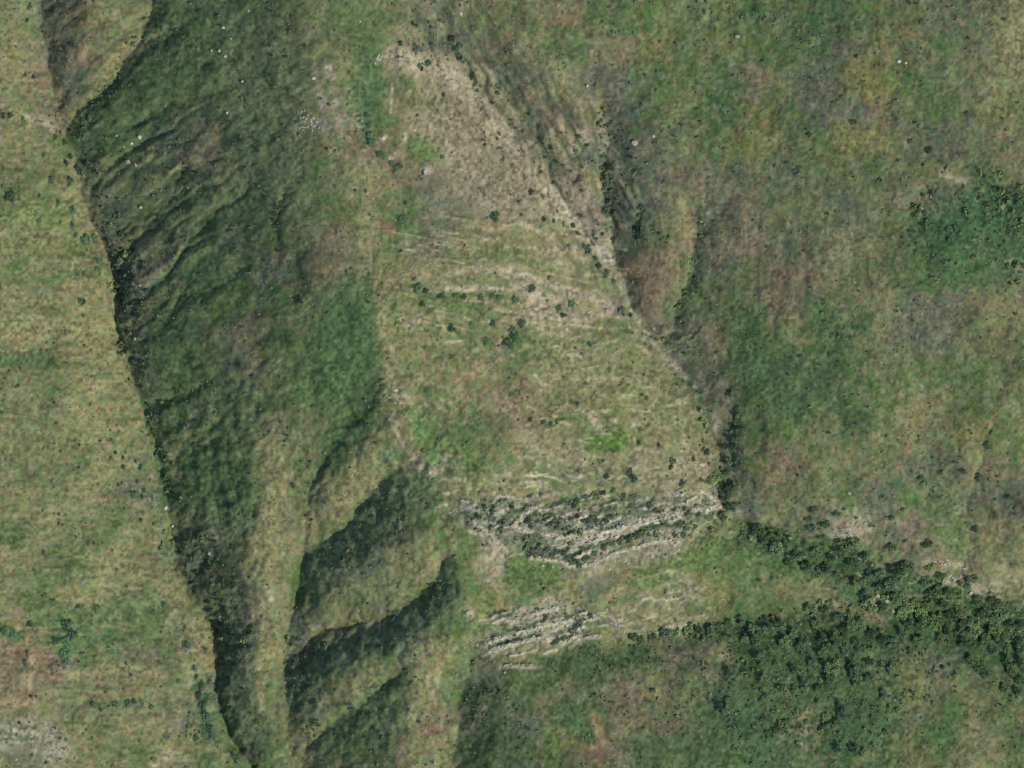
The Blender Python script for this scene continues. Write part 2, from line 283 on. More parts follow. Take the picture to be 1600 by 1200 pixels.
# strokes of bare earth, scree, lush grass: polyline, half width, palette colour, strength
STROKES = [
 ([(660,750),(570,830),(505,885)], 36, (98,110,76), .75), ([(700,935),(610,995),(500,1040),(470,1090)], 26, (94,104,74), .75), ([(610,1090),(540,1150)], 34, (94,108,72), .75), ([(330,30),(400,120),(420,230),(380,300)], 70, (100,110,76), .6), ([(430,40),(455,200),(440,330)], 34, (106,112,78), .6), ([(300,680),(345,760),(370,790)], 46, (82,102,64), .75), ([(560,480),(520,600)], 52, (82,106,66), .75), ([(560,640),(510,690)], 14, (80,102,64), .7),
 ([(360,960),(372,1090),(395,1160)], 26, (84,94,68), .75), ([(300,420),(260,540),(300,620)], 50, (84,104,66), .55), ([(300,60),(240,150),(190,210)], 46, (84,104,64), .55), ([(290,860),(320,900)], 30, (80,90,66), .7),
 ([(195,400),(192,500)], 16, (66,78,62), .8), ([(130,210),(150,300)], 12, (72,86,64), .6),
 ([(1180,1012),(1300,1005),(1420,975),(1600,1005)], 40, (68,92,57), .7), ([(1250,1050),(1350,1140)], 66, (70,94,58), .65), ([(1150,1110),(1200,1200)], 56, (68,96,62), .55), ([(1190,845),(1250,870),(1330,890),(1450,940),(1600,970)], 30, (66,90,56), .75), ([(1470,360),(1540,330),(1600,370)], 50, (64,92,58), .7), ([(1490,420),(1560,425)], 26, (70,94,58), .55),
 ([(730,800),(820,830),(900,832),(1000,812),(1110,790)], 32, (100,104,82), .8), ([(830,880),(930,882),(1050,850)], 10, (124,120,96), .6), ([(770,1002),(840,982),(900,972)], 28, (108,112,84), .7), ([(958,160),(962,240),(962,330)], 15, (88,90,74), .6), ([(1098,335),(1088,420),(1066,500)], 10, (80,92,66), .6), ([(890,1045),(1000,1030)], 22, (76,98,60), .6), ([(870,1110),(925,1145)], 22, (72,96,60), .65), ([(760,1090),(800,1200)], 28, (80,96,64), .6), ([(1000,1175),(1150,1190)], 34, (76,98,60), .6), ([(800,1060),(880,1050)], 18, (82,102,62), .55),
 ([(0,472),(90,468),(165,464)], 9, 't', .6), ([(0,522),(100,518),(172,534)], 12, (128,123,86), .7), ([(0,440),(150,425)], 9, (84,102,62), .5), ([(0,562),(70,556)], 13, (78,98,62), .65), ([(0,390),(140,380)], 18, (98,106,66), .5), ([(0,830),(70,822)], 12, (80,98,64), .6), ([(60,965),(150,955),(250,945)], 20, (88,102,66), .6), ([(150,880),(270,900)], 16, 't', .6), ([(0,705),(120,690)], 16, (104,108,70), .5), ([(110,1060),(200,1040),(260,1055)], 8, (132,122,90), .6), ([(140,1100),(215,1098)], 7, (76,96,62), .6), ([(0,330),(100,350)], 22, (94,108,64), .5),
 ([(590,425),(598,500),(608,560),(612,600)], 11, 't', .65), ([(480,1000),(560,985)], 5, 't', .5),
 ([(625,92),(690,110),(745,160),(800,235),(860,305)], 26, (140,131,106), .75), ([(860,305),(950,405)], 18, (138,132,106), .6), ([(690,190),(740,270),(800,300)], 60, (136,127,101), .65),
 ([(860,560),(960,600),(1040,640),(1090,700)], 40, (122,120,86), .5), ([(830,690),(980,740),(1080,740)], 34, (128,122,94), .55),
 ([(612,85),(650,95),(690,105),(722,128)], 17, 'p', .8), ([(725,135),(755,158),(775,182),(790,200)], 6, 'p', .5),
 ([(858,296),(882,326),(912,358),(938,390),(952,412)], 10, (156,150,126), .95), ([(952,412),(972,450),(990,490),(1030,545),(1075,595)], 5, (140,138,112), .6), ([(955,420),(975,450),(985,480)], 8, 'p', .35),
 ([(512,105),(519,122)], 6, 'p', .9), ([(502,148),(506,165)], 9, 'p', .9), ([(556,180),(560,192),(566,206)], 6, 'p', .9), ([(613,138),(611,176)], 2.5, 'p', .8),
 ([(598,217),(603,212)], 4, 'p', .8), ([(633,210),(632,220)], 4, 'p', .8), ([(610,246),(620,240)], 5, 'p', .8), ([(660,268),(676,262)], 7, 'p', .7), ([(580,230),(590,255)], 3, 'r', .6),
 ([(614,598),(616,618)], 4, 'p', .8), ([(614,618),(640,620)], 4, 'p', .8), ([(612,622),(606,650)], 8, 't', .8), ([(620,626),(645,640)], 3, 'p', .7), ([(606,650),(620,676),(637,702),(652,722)], 4, 'p', .75), ([(650,727),(665,735),(680,738)], 6, 'p', .85),
 ([(0,176),(30,178),(60,178),(82,184)], 3, 't', .8), ([(45,182),(70,188),(86,203)], 8, 'p', .75), ([(100,305),(115,325),(140,350),(160,380)], 6, 't', .85), ([(115,250),(125,300),(145,345)], 4, 't', .8),
 ([(176,440),(178,520),(198,590),(225,650)], 6, 't', .8), ([(245,700),(255,760),(262,785)], 9, 'G', .75), ([(232,660),(243,710)], 5, 'g', .8), ([(269,825),(272,900)], 4, 'g', .6),
 ([(700,452),(750,449),(790,449),(832,446)], 6, 'p', .8), ([(800,424),(850,440),(905,458),(955,478)], 8, 'p', .8), ([(838,460),(868,468),(895,480)], 8, 'p', .8), ([(800,497),(845,484),(872,500),(905,500),(952,488)], 8, 'p', .8), ([(700,425),(760,420),(820,428)], 7, 'p', .5),
 ([(800,340),(840,360),(885,390)], 5, 'p', .6), ([(800,425),(830,430)], 6, 'p', .6), ([(700,536),(720,534)], 5, 'p', .7), ([(640,512),(655,500)], 7, 'p', .7), ([(612,540),(614,558)], 4, 'p', .9),
 ([(925,650),(935,670),(945,675)], 7, 'p', .75), ([(905,690),(925,686)], 4, 'p', .5), ([(938,685),(968,692)], 16, (84,114,54), .7), ([(920,700),(940,697)], 10, (80,108,54), .7),
 ([(845,648),(870,652)], 8, 'r', .8), ([(1118,645),(1122,680)], 6, 'p', .6), ([(1085,600),(1108,660)], 7, (95,125,85), .5), ([(1045,560),(1075,590),(1085,600)], 5, 'p', .5),
 ([(810,890),(860,890)], 22, (84,108,58), .75), ([(1010,900),(1060,880),(1120,860)], 20, (86,108,60), .65), ([(800,905),(870,905)], 14, 'g', .7), ([(1020,912),(1040,905)], 10, 'g', .7),
 ([(1150,500),(1170,540),(1180,590)], 26, (76,99,62), .6), ([(1180,560),(1210,600),(1240,640)], 26, (76,99,62), .6), ([(1290,500),(1310,540)], 22, (78,100,64), .55),
 ([(1340,100),(1360,140)], 24, (122,118,70), .5), ([(1320,205),(1340,215)], 16, (120,118,70), .5), ([(1420,50),(1430,60)], 10, (122,112,74), .5), ([(1300,200),(1330,195)], 7, 'y', .6),
 ([(1545,10),(1590,60),(1590,120)], 26, 't', .7), ([(1530,170),(1560,180),(1600,165)], 7, 'y', .6), ([(1540,165),(1560,185)], 6, 't', .7), ([(1470,272),(1510,285)], 6, 'p', .7),
 ([(20,640),(60,620)], 12, 'o', .6), ([(0,510),(60,505),(130,515)], 14, 't', .7), ([(10,450),(40,455)], 12, 't', .7), ([(110,520),(160,560),(200,600)], 10, 't', .5),
 ([(52,820),(85,810)], 8, 't', .8), ([(150,745),(160,730)], 8, 't', .6), ([(145,650),(165,645)], 7, 't', .7), ([(180,855),(205,852)], 6, 't', .8),
 ([(0,1000),(8,1050),(5,1095)], 9, 'r', .8), ([(45,1000),(52,1040),(48,1090)], 6, (140,122,94), .8), ([(0,1098),(50,1098)], 6, (142,124,96), .7), ([(110,1058),(150,1045),(165,1030)], 7, 't', .8), ([(140,1062),(165,1068)], 6, 'r', .7), ([(185,1045),(215,1045)], 6, 't', .7),
 ([(15,1150),(60,1140),(90,1170)], 26, (140,138,115), .7), ([(240,1195),(265,1180)], 7, 'p', .6), ([(100,970),(104,1000),(102,1030)], 8, (56,98,60), .9), ([(85,995),(115,985)], 7, (60,100,60), .8), ([(0,985),(25,995)], 9, (66,104,62), .8),
 ([(318,960),(332,975),(330,1000),(328,1050)], 5, 't', .8), ([(309,1075),(318,1110),(325,1150)], 9, (62,92,58), .85), ([(340,1155),(370,1190)], 7, 'g', .6),
 ([(407,790),(405,860),(412,960),(405,1060),(412,1110)], 7, 't', .8), ([(440,650),(432,700),(425,780),(420,850)], 13, 't', .55), ([(418,915),(425,935)], 6, 'p', .6), ([(555,730),(540,770),(525,800)], 12, 't', .6), ([(598,665),(580,700)], 8, 't', .6),
 ([(487,1000),(500,985),(540,970),(570,965)], 4, 't', .8), ([(458,1010),(450,1035)], 4, 'p', .6), ([(480,970),(490,985)], 4, 't', .7), ([(585,1025),(575,1060),(560,1090)], 6, 't', .5), ([(450,1165),(458,1190)], 5, 't', .7),
 ([(655,1050),(650,1085),(640,1120)], 11, 't', .75), ([(665,1012),(690,1008)], 8, 't', .7), ([(630,1150),(625,1190)], 7, 'r', .6), ([(700,1150),(720,1140)], 7, 't', .5),
 ([(690,815),(700,830)], 4, 't', .7), ([(675,830),(680,850)], 5, 't', .6), ([(705,835),(712,855)], 7, 't', .6), ([(702,770),(720,760),(760,765)], 12, 't', .6), ([(780,868),(795,858)], 6, 'p', .7), ([(735,830),(760,840),(785,862)], 4, 'p', .7),
 ([(765,1000),(770,1025)], 7, 'p', .6), ([(760,905),(785,925)], 5, 'p', .5), ([(732,955),(736,962)], 6, 'p', .9), ([(752,1115),(757,1105)], 4, 'p', .8),
 ([(1005,960),(1020,980),(1050,975),(1085,968)], 9, 't', .7), ([(1015,925),(1045,926)], 5, 't', .8), ([(1078,910),(1080,930)], 4, 'p', .7), ([(1020,940),(1060,950)], 9, 't', .6), ([(1125,920),(1130,950)], 12, 'y', .6),
 ([(1010,1060),(1030,1045)], 6, 't', .7), ([(870,1080),(890,1060)], 9, 't', .6), ([(845,1095),(860,1090)], 10, 't', .5), ([(930,1120),(940,1160)], 9, (148,126,92), .6), ([(960,1115),(980,1130)], 8, 't', .5), ([(860,1140),(865,1195)], 11, (100,120,66), .7),
 ([(1300,945),(1325,950),(1350,962),(1380,972)], 7, 't', .75), ([(1280,955),(1290,945)], 6, 't', .7), ([(1365,970),(1375,975)], 7, 'r', .7), ([(1240,1130),(1265,1110),(1275,1105)], 5, 't', .6), ([(1225,1150),(1240,1135)], 4, 't', .5),
 ([(1515,1150),(1510,1120),(1520,1090)], 14, 't', .7), ([(1460,1140),(1475,1160),(1490,1110)], 18, (82,110,64), .65), ([(1390,1145),(1400,1150)], 6, 't', .7), ([(1500,1195),(1495,1180)], 8, 't', .6), ([(1340,1190),(1370,1175)], 7, 't', .5),
 ([(1470,780),(1490,840),(1500,860)], 18, (94,112,70), .55), ([(1540,660),(1520,680)], 5, (136,124,86), .6), ([(1505,700),(1520,720)], 9, 't', .6), ([(1545,735),(1570,745)], 12, 'r', .6), ([(1200,700),(1222,705)], 8, 'r', .7), ([(1405,680),(1430,672)], 6, 't', .5),
 ([(1310,830),(1330,838),(1340,812)], 8, 'p', .55), ([(1475,905),(1515,912)], 8, 'p', .55), ([(1465,880),(1510,885)], 6, 'p', .5), ([(1555,935),(1585,925)], 9, 't', .6), ([(1190,695),(1215,690)], 5, 'r', .5),
 ([(1225,495),(1255,498)], 4, 't', .8), ([(1232,510),(1240,535),(1260,535)], 6, 't', .7), ([(1220,430),(1280,432)], 9, (122,108,84), .5), ([(1020,400),(1060,400)], 8, (120,106,82), .5), ([(990,420),(1020,460)], 20, (124,104,80), .5), ([(1120,410),(1150,370)], 9, (118,106,82), .5),
 ([(1072,330),(1075,360),(1068,378)], 6, (132,122,84), .6), ([(1035,335),(1038,355)], 5, 't', .7), ([(1110,520),(1120,560)], 6, 't', .5), ([(940,520),(1000,560)], 7, 'y', .4), ([(985,480),(990,490)], 6, 'p', .8),
 ([(830,150),(860,140)], 4, 'y', .5), ([(1330,0),(1345,20)], 8, 'o', .5), ([(1500,28),(1505,35)], 6, (152,128,98), .7), ([(232,10),(205,60),(180,100),(140,150),(118,180)], 8, (112,114,76), .6), ([(195,70),(170,100)], 8, (132,120,84), .5),
 ([(205,255),(170,270),(145,290)], 4, 't', .5), ([(320,230),(300,270),(275,300)], 7, 't', .6), ([(355,245),(345,290),(330,330)], 6, 't', .5), ([(290,250),(275,235)], 5, 'r', .5), ([(240,340),(215,350),(190,370)], 4, 't', .5), ([(330,320),(290,360),(260,400),(225,445)], 6, 'b', .6), ([(280,440),(250,460),(215,495),(200,510)], 6, 't', .6),
 ([(310,630),(300,660),(275,710)], 7, 't', .5), ([(270,745),(285,740)], 5, 't', .6), ([(300,690),(345,690)], 4, 'r', .5), ([(320,865),(330,860)], 3, 'p', .5), ([(350,860),(345,890),(350,920)], 9, 't', .5),
 ([(560,370),(580,340),(590,335)], 6, 't', .6), ([(595,352),(610,358)], 7, (142,118,92), .7), ([(475,410),(500,450)], 4, 'r', .7), ([(520,350),(530,360)], 7, 'r', .5), ([(590,430),(600,450)], 9, 't', .6), ([(592,500),(600,520)], 8, 't', .6), ([(658,565),(670,580)], 5, 't', .5), ([(755,355),(785,355)], 6, (152,130,100), .7), ([(860,575),(880,590)], 5, 't', .6),
 ([(820,600),(800,630),(780,640)], 14, (112,100,78), .6), ([(720,590),(745,580)], 14, (128,112,86), .6), ([(700,690),(720,700),(760,730)], 12, (90,112,62), .6), ([(640,645),(665,690),(680,715)], 11, (78,108,62), .6), ([(560,150),(575,170),(570,210)], 15, (76,98,66), .6), ([(570,90),(570,150)], 22, (80,102,66), .5), ([(650,230),(670,240)], 16, (88,114,62), .6), ([(650,160),(680,165)], 14, 'o', .5), ([(625,115),(640,130)], 7, 'g', .6),
]
def col_of(c): return lin(PAL[c] if isinstance(c, str) else c)
def cover(X, Y):
    dith = 0.42
    u = X / 50 - 0.5 + 0.42 * fbm(X, Y, 45, 101, 3) + dith * fbm(X, Y, 9, 111, 2)
    v = Y / 50 - 0.5 + 0.42 * fbm(X, Y, 45, 121, 3) + dith * fbm(X, Y, 9, 131, 2)
    ou = np.abs(u - np.clip(u, 0, 31)); 
    u = 31 - np.abs(31 - np.mod(u, 62)); v = 23 - np.abs(23 - np.mod(v, 46))      # beyond the survey the same cover goes on
    u = np.clip(u, 0, 30.999); v = np.clip(v, 0, 22.999)
    i = u.astype(int); j = v.astype(int)
    fu = sstep(0.1, 0.9, u - i)[:, None]; fv = sstep(0.1, 0.9, v - j)[:, None]
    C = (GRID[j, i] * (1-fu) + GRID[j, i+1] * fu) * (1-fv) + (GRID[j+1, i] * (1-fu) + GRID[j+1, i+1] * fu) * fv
    # tussocks and dry stems
    e = fbm(X, Y, 4.2, 141, 2); f = fbm(X, Y, 13, 151, 3); g = fbm(X, Y, 38, 161, 2)
    st_h = fbm(X / 4, Y, 5, 171, 2); st_v = fbm(X, Y / 4, 5, 181, 2)
    side = sstep(250, 420, X)
    st = st_h * (1 - side) + .7 * st_v * side
    n1 = fbm(X, Y, 10, 191, 3, .6); n2 = fbm(X, Y, 12, 195, 3, .6); n3 = fbm(X, Y, 16, 199, 2, .6)
    C = C * (1 + n1[:, None] * np.array([-.30, .02, -.20]) + n2[:, None] * np.array([-.10, .0, .24]) + n3[:, None] * np.array([.07, -.02, .0]))
    green = sstep(0.12, 0.5, f + 0.4 * e)[:, None] * 0.42
    C = C * (1 - green) + C * np.array([0.62, 0.86, 0.72]) * green
    dry = sstep(0.15, 0.55, -f + 0.4 * st)[:, None] * 0.5
    C = C * (1 - dry) + (C * 0.7 + lin((142,138,104)) * 0.32) * dry
    # plant stands and bare spots with ragged edges
    w1 = fbm(X, Y, 13, 221, 4, .7); w2 = fbm(X, Y, 9, 231, 4, .7)
    a = (sstep(.17, .25, w1) * .34)[:, None]; C = C * (1 - a) + C * np.array([.66, .82, .70]) * a * 1.0
    a = (sstep(.17, .25, -w1 + .3 * g) * .36)[:, None]; C = C * (1 - a) + (C * .62 + lin((150,142,112)) * .42) * a
    a = (sstep(.26, .34, w2) * .5)[:, None]; C = C * (1 - a) + C * np.array([.58, .70, .62]) * a
    a = (sstep(.27, .35, -w2) * .4)[:, None]; C = C * (1 - a) + (C * .7 + lin((160,150,120)) * .36) * a
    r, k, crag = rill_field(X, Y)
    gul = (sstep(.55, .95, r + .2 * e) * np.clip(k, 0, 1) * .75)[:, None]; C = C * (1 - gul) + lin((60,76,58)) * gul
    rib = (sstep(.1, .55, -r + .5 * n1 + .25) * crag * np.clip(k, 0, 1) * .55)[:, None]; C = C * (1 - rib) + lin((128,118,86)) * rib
    r, k = furrow_field(X, Y)
    gul = (sstep(.6, .95, r + .25 * e) * k * .8)[:, None]; C = C * (1 - gul) + lin((76,84,66)) * gul
    rib = (sstep(0, .5, -r + .5 * n1 + .3) * k * .65)[:, None]; C = C * (1 - rib) + lin((146,133,107)) * rib
    for pts, wid, c, k in [(q[0], q[1], q[2], q[3]) for q in STROKES] + [(q[0], q[1], q[3], q[4]) for q in RIBS]:
        xs = [p[0] for p in pts]; ys = [p[1] for p in pts]; R = wid * 2.2 + 12
        m = (X > min(xs)-R) & (X < max(xs)+R) & (Y > min(ys)-R) & (Y < max(ys)+R)
        if not m.any(): continue
        x, y = X[m], Y[m]
        q = min(5., wid * .7); d = dline(x + q * f[m] + .3 * q * e[m], y + q * g[m] - .3 * q * e[m], pts)
        a = (1 - sstep(wid * 0.45, wid * 1.35, d + wid * 0.45 * f[m] + wid * 0.5 * e[m])) * min(1., k * 1.25)
        C[m] = C[m] * (1 - a[:, None]) + (col_of(c) * (1 + 0.25 * e[m])[:, None]) * a[:, None]
    C = C * (1 + 0.50 * e + 0.24 * f + 0.22 * st + 0.08 * g)[:, None]
    far = sstep(150, 700, np.hypot(np.maximum(np.abs(X - 800) - 800, 0), np.maximum(np.abs(Y - 600) - 600, 0)))[:, None]
    C = C * (1 - far) + far * lin((106,110,76)) * (1 + .25 * fbm(X, Y, 900, 211, 3))[:, None]
    return np.clip(C * ALB, 0.012, 0.7)

# ------------------------------------------------------------------ materials
def mat_attr(name, rough=0.95, grain=0.0, gscale=1.0, rand=0.0, bump=0.0):
    m = bpy.data.materials.new(name); m.use_nodes = True; t = m.node_tree; b = t.nodes['Principled BSDF']
    b.inputs['Roughness'].default_value = rough; b.inputs['Specular IOR Level'].default_value = 0.15
    a = t.nodes.new('ShaderNodeAttribute'); a.attribute_name = 'Col'
    out = a.outputs['Color']
    if grain:
        tc = t.nodes.new('ShaderNodeTexCoord'); n = t.nodes.new('ShaderNodeTexNoise'); n.inputs['Scale'].default_value = gscale; n.inputs['Detail'].default_value = 4
        t.links.new(tc.outputs['Object'], n.inputs['Vector'])
        r = t.nodes.new('ShaderNodeMapRange'); r.inputs[3].default_value = 1 - grain; r.inputs[4].default_value = 1 + grain; r.inputs[1].default_value = .25; r.inputs[2].default_value = .75
        t.links.new(n.outputs[0], r.inputs[0])
        v = t.nodes.new('ShaderNodeVectorMath'); v.operation = 'SCALE'; t.links.new(out, v.inputs[0]); t.links.new(r.outputs[0], v.inputs[3]); out = v.outputs[0]
        if bump:
            bp = t.nodes.new('ShaderNodeBump'); bp.inputs['Strength'].default_value = bump; bp.inputs['Distance'].default_value = .3
            t.links.new(n.outputs[0], bp.inputs['Height']); t.links.new(bp.outputs[0], b.inputs['Normal'])
    if rand:
        oi = t.nodes.new('ShaderNodeObjectInfo'); r2 = t.nodes.new('ShaderNodeMapRange'); r2.inputs[3].default_value = 1 - rand; r2.inputs[4].default_value = 1 + rand
        t.links.new(oi.outputs['Random'], r2.inputs[0])
        v2 = t.nodes.new('ShaderNodeVectorMath'); v2.operation = 'SCALE'; t.links.new(out, v2.inputs[0]); t.links.new(r2.outputs[0], v2.inputs[3]); out = v2.outputs[0]
    t.links.new(out, b.inputs['Base Color'])
    return m
M_GROUND = mat_attr('grassland', .97, .16, .9, bump=.3)
M_LEAF = mat_attr('foliage', .8, .12, 1.5, rand=.42)
M_BARK = mat_attr('bark', .9, .2, 3)
M_ROCK = mat_attr('limestone', .9, .22, .8, rand=.12, bump=.4)
M_SCRUB = mat_attr('scrub_leaves', .9, .15, 1.2)

def mesh_from(name, V, F, C, mat, smooth=False, k=None):
    """V (n,3), F (m,k) faces of one size, C (n,3) colours"""
    V = np.asarray(V, np.float32); F = np.asarray(F, np.int32); k = F.shape[1]
    me = bpy.data.meshes.new(name)
    me.vertices.add(len(V)); me.vertices.foreach_set('co', V.ravel())
    me.loops.add(F.size); me.loops.foreach_set('vertex_index', F.ravel())
    me.polygons.add(len(F)); me.polygons.foreach_set('loop_start', np.arange(0, F.size, k, dtype=np.int32))
    me.polygons.foreach_set('loop_total', np.full(len(F), k, np.int32))
    me.polygons.foreach_set('use_smooth', np.full(len(F), smooth, bool))
    ca = me.color_attributes.new('Col', 'FLOAT_COLOR', 'POINT')
    ca.data.foreach_set('color', np.c_[C, np.ones(len(V))].astype(np.float32).ravel())
    me.materials.append(mat); me.update(calc_edges=True); me.validate()
    return me
def link(name, me, parent=None):
    o = bpy.data.objects.new(name, me); COL.objects.link(o)
    if parent: o.parent = parent
    return o

# ------------------------------------------------------------------ ground sheet
STEP = 1.85
inner_x = np.arange(-130, 1730 + STEP, STEP); inner_y = np.arange(-110, 1310 + STEP, STEP)
g_out = np.cumsum(np.geomspace(3, 2200, 34))
gx = np.r_[inner_x[0] - g_out[::-1], inner_x, inner_x[-1] + g_out]; gy = np.r_[inner_y[0] - g_out[::-1], inner_y, inner_y[-1] + g_out]
GX, GY = np.meshgrid(gx, gy); shp = GX.shape
HZ = height(GX.ravel(), GY.ravel()).reshape(shp)
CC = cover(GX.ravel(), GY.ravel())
ny, nx = shp; idx = np.arange(nx * ny).reshape(ny, nx)
Q = np.stack([idx[1:, :-1], idx[1:, 1:], idx[:-1, 1:], idx[:-1, :-1]], -1).reshape(-1, 4)
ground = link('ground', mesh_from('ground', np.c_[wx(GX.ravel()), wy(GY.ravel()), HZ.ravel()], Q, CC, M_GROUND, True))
ground['kind'] = 'structure'; ground['label'] = 'dry grassy hillside cut by two winding ravines'

def H(u, v):
    i = np.clip(np.searchsorted(gx, u) - 1, 0, nx - 2); j = np.clip(np.searchsorted(gy, v) - 1, 0, ny - 2)
    fx = (u - gx[i]) / (gx[i+1] - gx[i]); fy = (v - gy[j]) / (gy[j+1] - gy[j])
    return (HZ[j, i]*(1-fx) + HZ[j, i+1]*fx)*(1-fy) + (HZ[j+1, i]*(1-fx) + HZ[j+1, i+1]*fx)*fy
def loc(u, v, dz=0.0): return (wx(u), wy(v), float(H(u, v)) + dz)

# ------------------------------------------------------------------ helpers for things
def tag(o, label, cat, group=None, kind=None):
    o['label'] = label
    if cat: o['category'] = cat
    if group: o['group'] = group
    if kind: o['kind'] = kind
def empty(name, u, v, rz=0.0, s=1.0):
    o = bpy.data.objects.new(name, None); COL.objects.link(o)
    o.location = loc(u, v); o.rotation_euler = (0, 0, rz); o.scale = (s, s, s); o.empty_display_size = .5
    return o
def leaf_cloud(r, lobes, n, size, top, base, seed):
    """leaf sprays scattered through a cluster of lobes; unit crown radius"""
    R = np.random.default_rng(seed); Vs = []; Cs = []
    for (cx, cy, cz, lr, ls) in lobes:
        p = R.normal(size=(n, 3)); p /= np.linalg.norm(p, axis=1)[:, None]
        p[:, 2] = np.abs(p[:, 2]) * np.where(R.random(n) < .8, 1, -.5)
        rad = lr * (0.6 + 0.45 * R.random(n))[:, None]
        c = p * rad * np.array([1, 1, .8]) + np.array([cx, cy, cz])
        nn = p * .9 + R.normal(size=(n, 3)) * .55 + np.array([0, 0, .35]); nn /= np.linalg.norm(nn, axis=1)[:, None]
        t = np.cross(nn, R.normal(size=(n, 3))); t /= np.linalg.norm(t, axis=1)[:, None] + 1e-9; b = np.cross(nn, t)
        s = size * (0.6 + .8 * R.random(n))[:, None]
        Vs.append(np.stack([c - t*s*.9, c - b*s*.5 + nn*s*.15, c + t*s*.9, c + b*s*.5 + nn*s*.15], 1).reshape(-1, 3))
        k = (ls * (0.75 + 0.5 * R.random(n)))[:, None]; mix = R.random((n, 1))
        Cs.append(np.repeat((np.array(base) * (1 - mix) + np.array(top) * mix) * k, 4, axis=0))
    V = np.concatenate(Vs) * r; C = np.concatenate(Cs)
    return V, np.arange(len(V)).reshape(-1, 4), C
def crown_mesh(seed, top, base, flat=.62):
    R = np.random.default_rng(seed); lobes = [(0, 0, flat * 1.0, .62, 1.0)]
    m = R.integers(5, 8); a0 = R.random() * 6.28
    for k in range(m):
        a = a0 + 6.283 * k / m + R.normal() * .25; d = .42 + .3 * R.random()
        lobes.append((d * math.cos(a), d * math.sin(a), flat * (.75 + .5 * R.random()), .30 + .2 * R.random(), .7 + .6 * R.random()))
    V, F, C = leaf_cloud(1, lobes, 62, .17, top, base, seed + 1)
    return mesh_from('crown', V, F, C, M_LEAF)
def tube(pts, radii, sides=6):
    V = []; F = []
    for (p, r) in zip(pts, radii):
        for k in range(sides):
            a = 6.2832 * k / sides; V.append((p[0] + r * math.cos(a), p[1] + r * math.sin(a), p[2]))
    for i in range(len(pts) - 1):
        for k in range(sides):
            q = (k + 1) % sides; F.append((i*sides + k, i*sides + q, (i+1)*sides + q, (i+1)*sides + k))
    return V, F
def trunk_mesh(seed):
    R = np.random.default_rng(seed)
    V, F = tube([(0, 0, -.25), (.01, 0, .1), (.03, .02, .45), (.02, .05, .8)], [.085, .065, .05, .02])
    for k in range(4):
        a = k * 1.57 + R.random(); n0 = len(V)
        v, f = tube([(.02, .01, .28 + .05*k), (.22*math.cos(a), .22*math.sin(a), .5), (.5*math.cos(a), .5*math.sin(a), .72)], [.035, .025, .008], 5)
        V += v; F += [tuple(i + n0 for i in q) for q in f]
    C = np.tile((0.13, 0.105, 0.08), (len(V), 1))
    return mesh_from('trunk', V, F, C, M_BARK, True)
def shrub_mesh(seed, top, base):
    R = np.random.default_rng(seed); lobes = [(0, 0, .12, .6, 1)]
    for k in range(4):
        a = k * 1.57 + R.random(); lobes.append((.48*math.cos(a), .48*math.sin(a), .08 + .12*R.random(), .34 + .18*R.random(), .75 + .5*R.random()))
    V, F, C = leaf_cloud(1, lobes, 34, .2, top, base, seed + 1)
    return mesh_from('foliage', V, F, C, M_LEAF)
def stem_mesh(seed):
    R = np.random.default_rng(seed); V = []; F = []
    for k in range(4):
        a = k * 1.57 + R.random(); n0 = len(V)
        v, f = tube([(0, 0, -.2), (.15*math.cos(a), .15*math.sin(a), .1), (.34*math.cos(a), .34*math.sin(a), .42)], [.05, .04, .01], 5)
        V += v; F += [tuple(i + n0 for i in q) for q in f]
    return mesh_from('stem', V, F, np.tile((0.12, 0.1, 0.075), (len(V), 1)), M_BARK, True)
import bmesh
def rock_mesh(name, seed, dims, col, n=15, box=True):
    R = np.random.default_rng(seed); bm = bmesh.new()
    for k in range(n):
        p = R.random(3) * 2 - 1
        p = np.sign(p) * np.abs(p) ** .35 if box else p / (np.linalg.norm(p) + 1e-9) * (.85 + .15 * R.random())
        bm.verts.new((p[0]*dims[0], p[1]*dims[1], p[2]*dims[2]))
    bmesh.ops.convex_hull(bm, input=bm.verts[:])
    loose = [v for v in bm.verts if not v.link_faces]
    bmesh.ops.delete(bm, geom=loose, context='VERTS')
    bmesh.ops.triangulate(bm, faces=bm.faces[:])
    bm.verts.ensure_lookup_table(); bm.verts.index_update()
    V = [v.co[:] for v in bm.verts]; F = [[v.index for v in f.verts] for f in bm.faces]; bm.free()
    C = np.array(col) * (0.85 + .3 * R.random((len(V), 1)))
    return mesh_from(name, V, F, C, M_ROCK)

DARK, MID = (.058, .100, .058), (.085, .135, .068)
CROWNS = [crown_mesh(200 + i, t, b) for i, (t, b) in enumerate([
   ((.085,.140,.062), (.052,.090,.044)), ((.078,.130,.066), (.048,.084,.048)), ((.110,.165,.066), (.066,.108,.046)), ((.145,.190,.078), (.090,.128,.052)),
   ((.135,.195,.072), (.084,.132,.048)), ((.088,.132,.060), (.052,.084,.042))])]
TRUNKS = [trunk_mesh(230 + i) for i in range(3)]
SHRUBS = [shrub_mesh(250 + i, t, b) for i, (t, b) in enumerate([
   ((.085,.125,.070), (.052,.080,.050)), ((.100,.138,.072), (.060,.088,.050)), ((.080,.115,.074), (.048,.074,.052)), ((.085,.150,.070), (.055,.098,.050))])]
STEMS = [stem_mesh(270 + i) for i in range(2)]

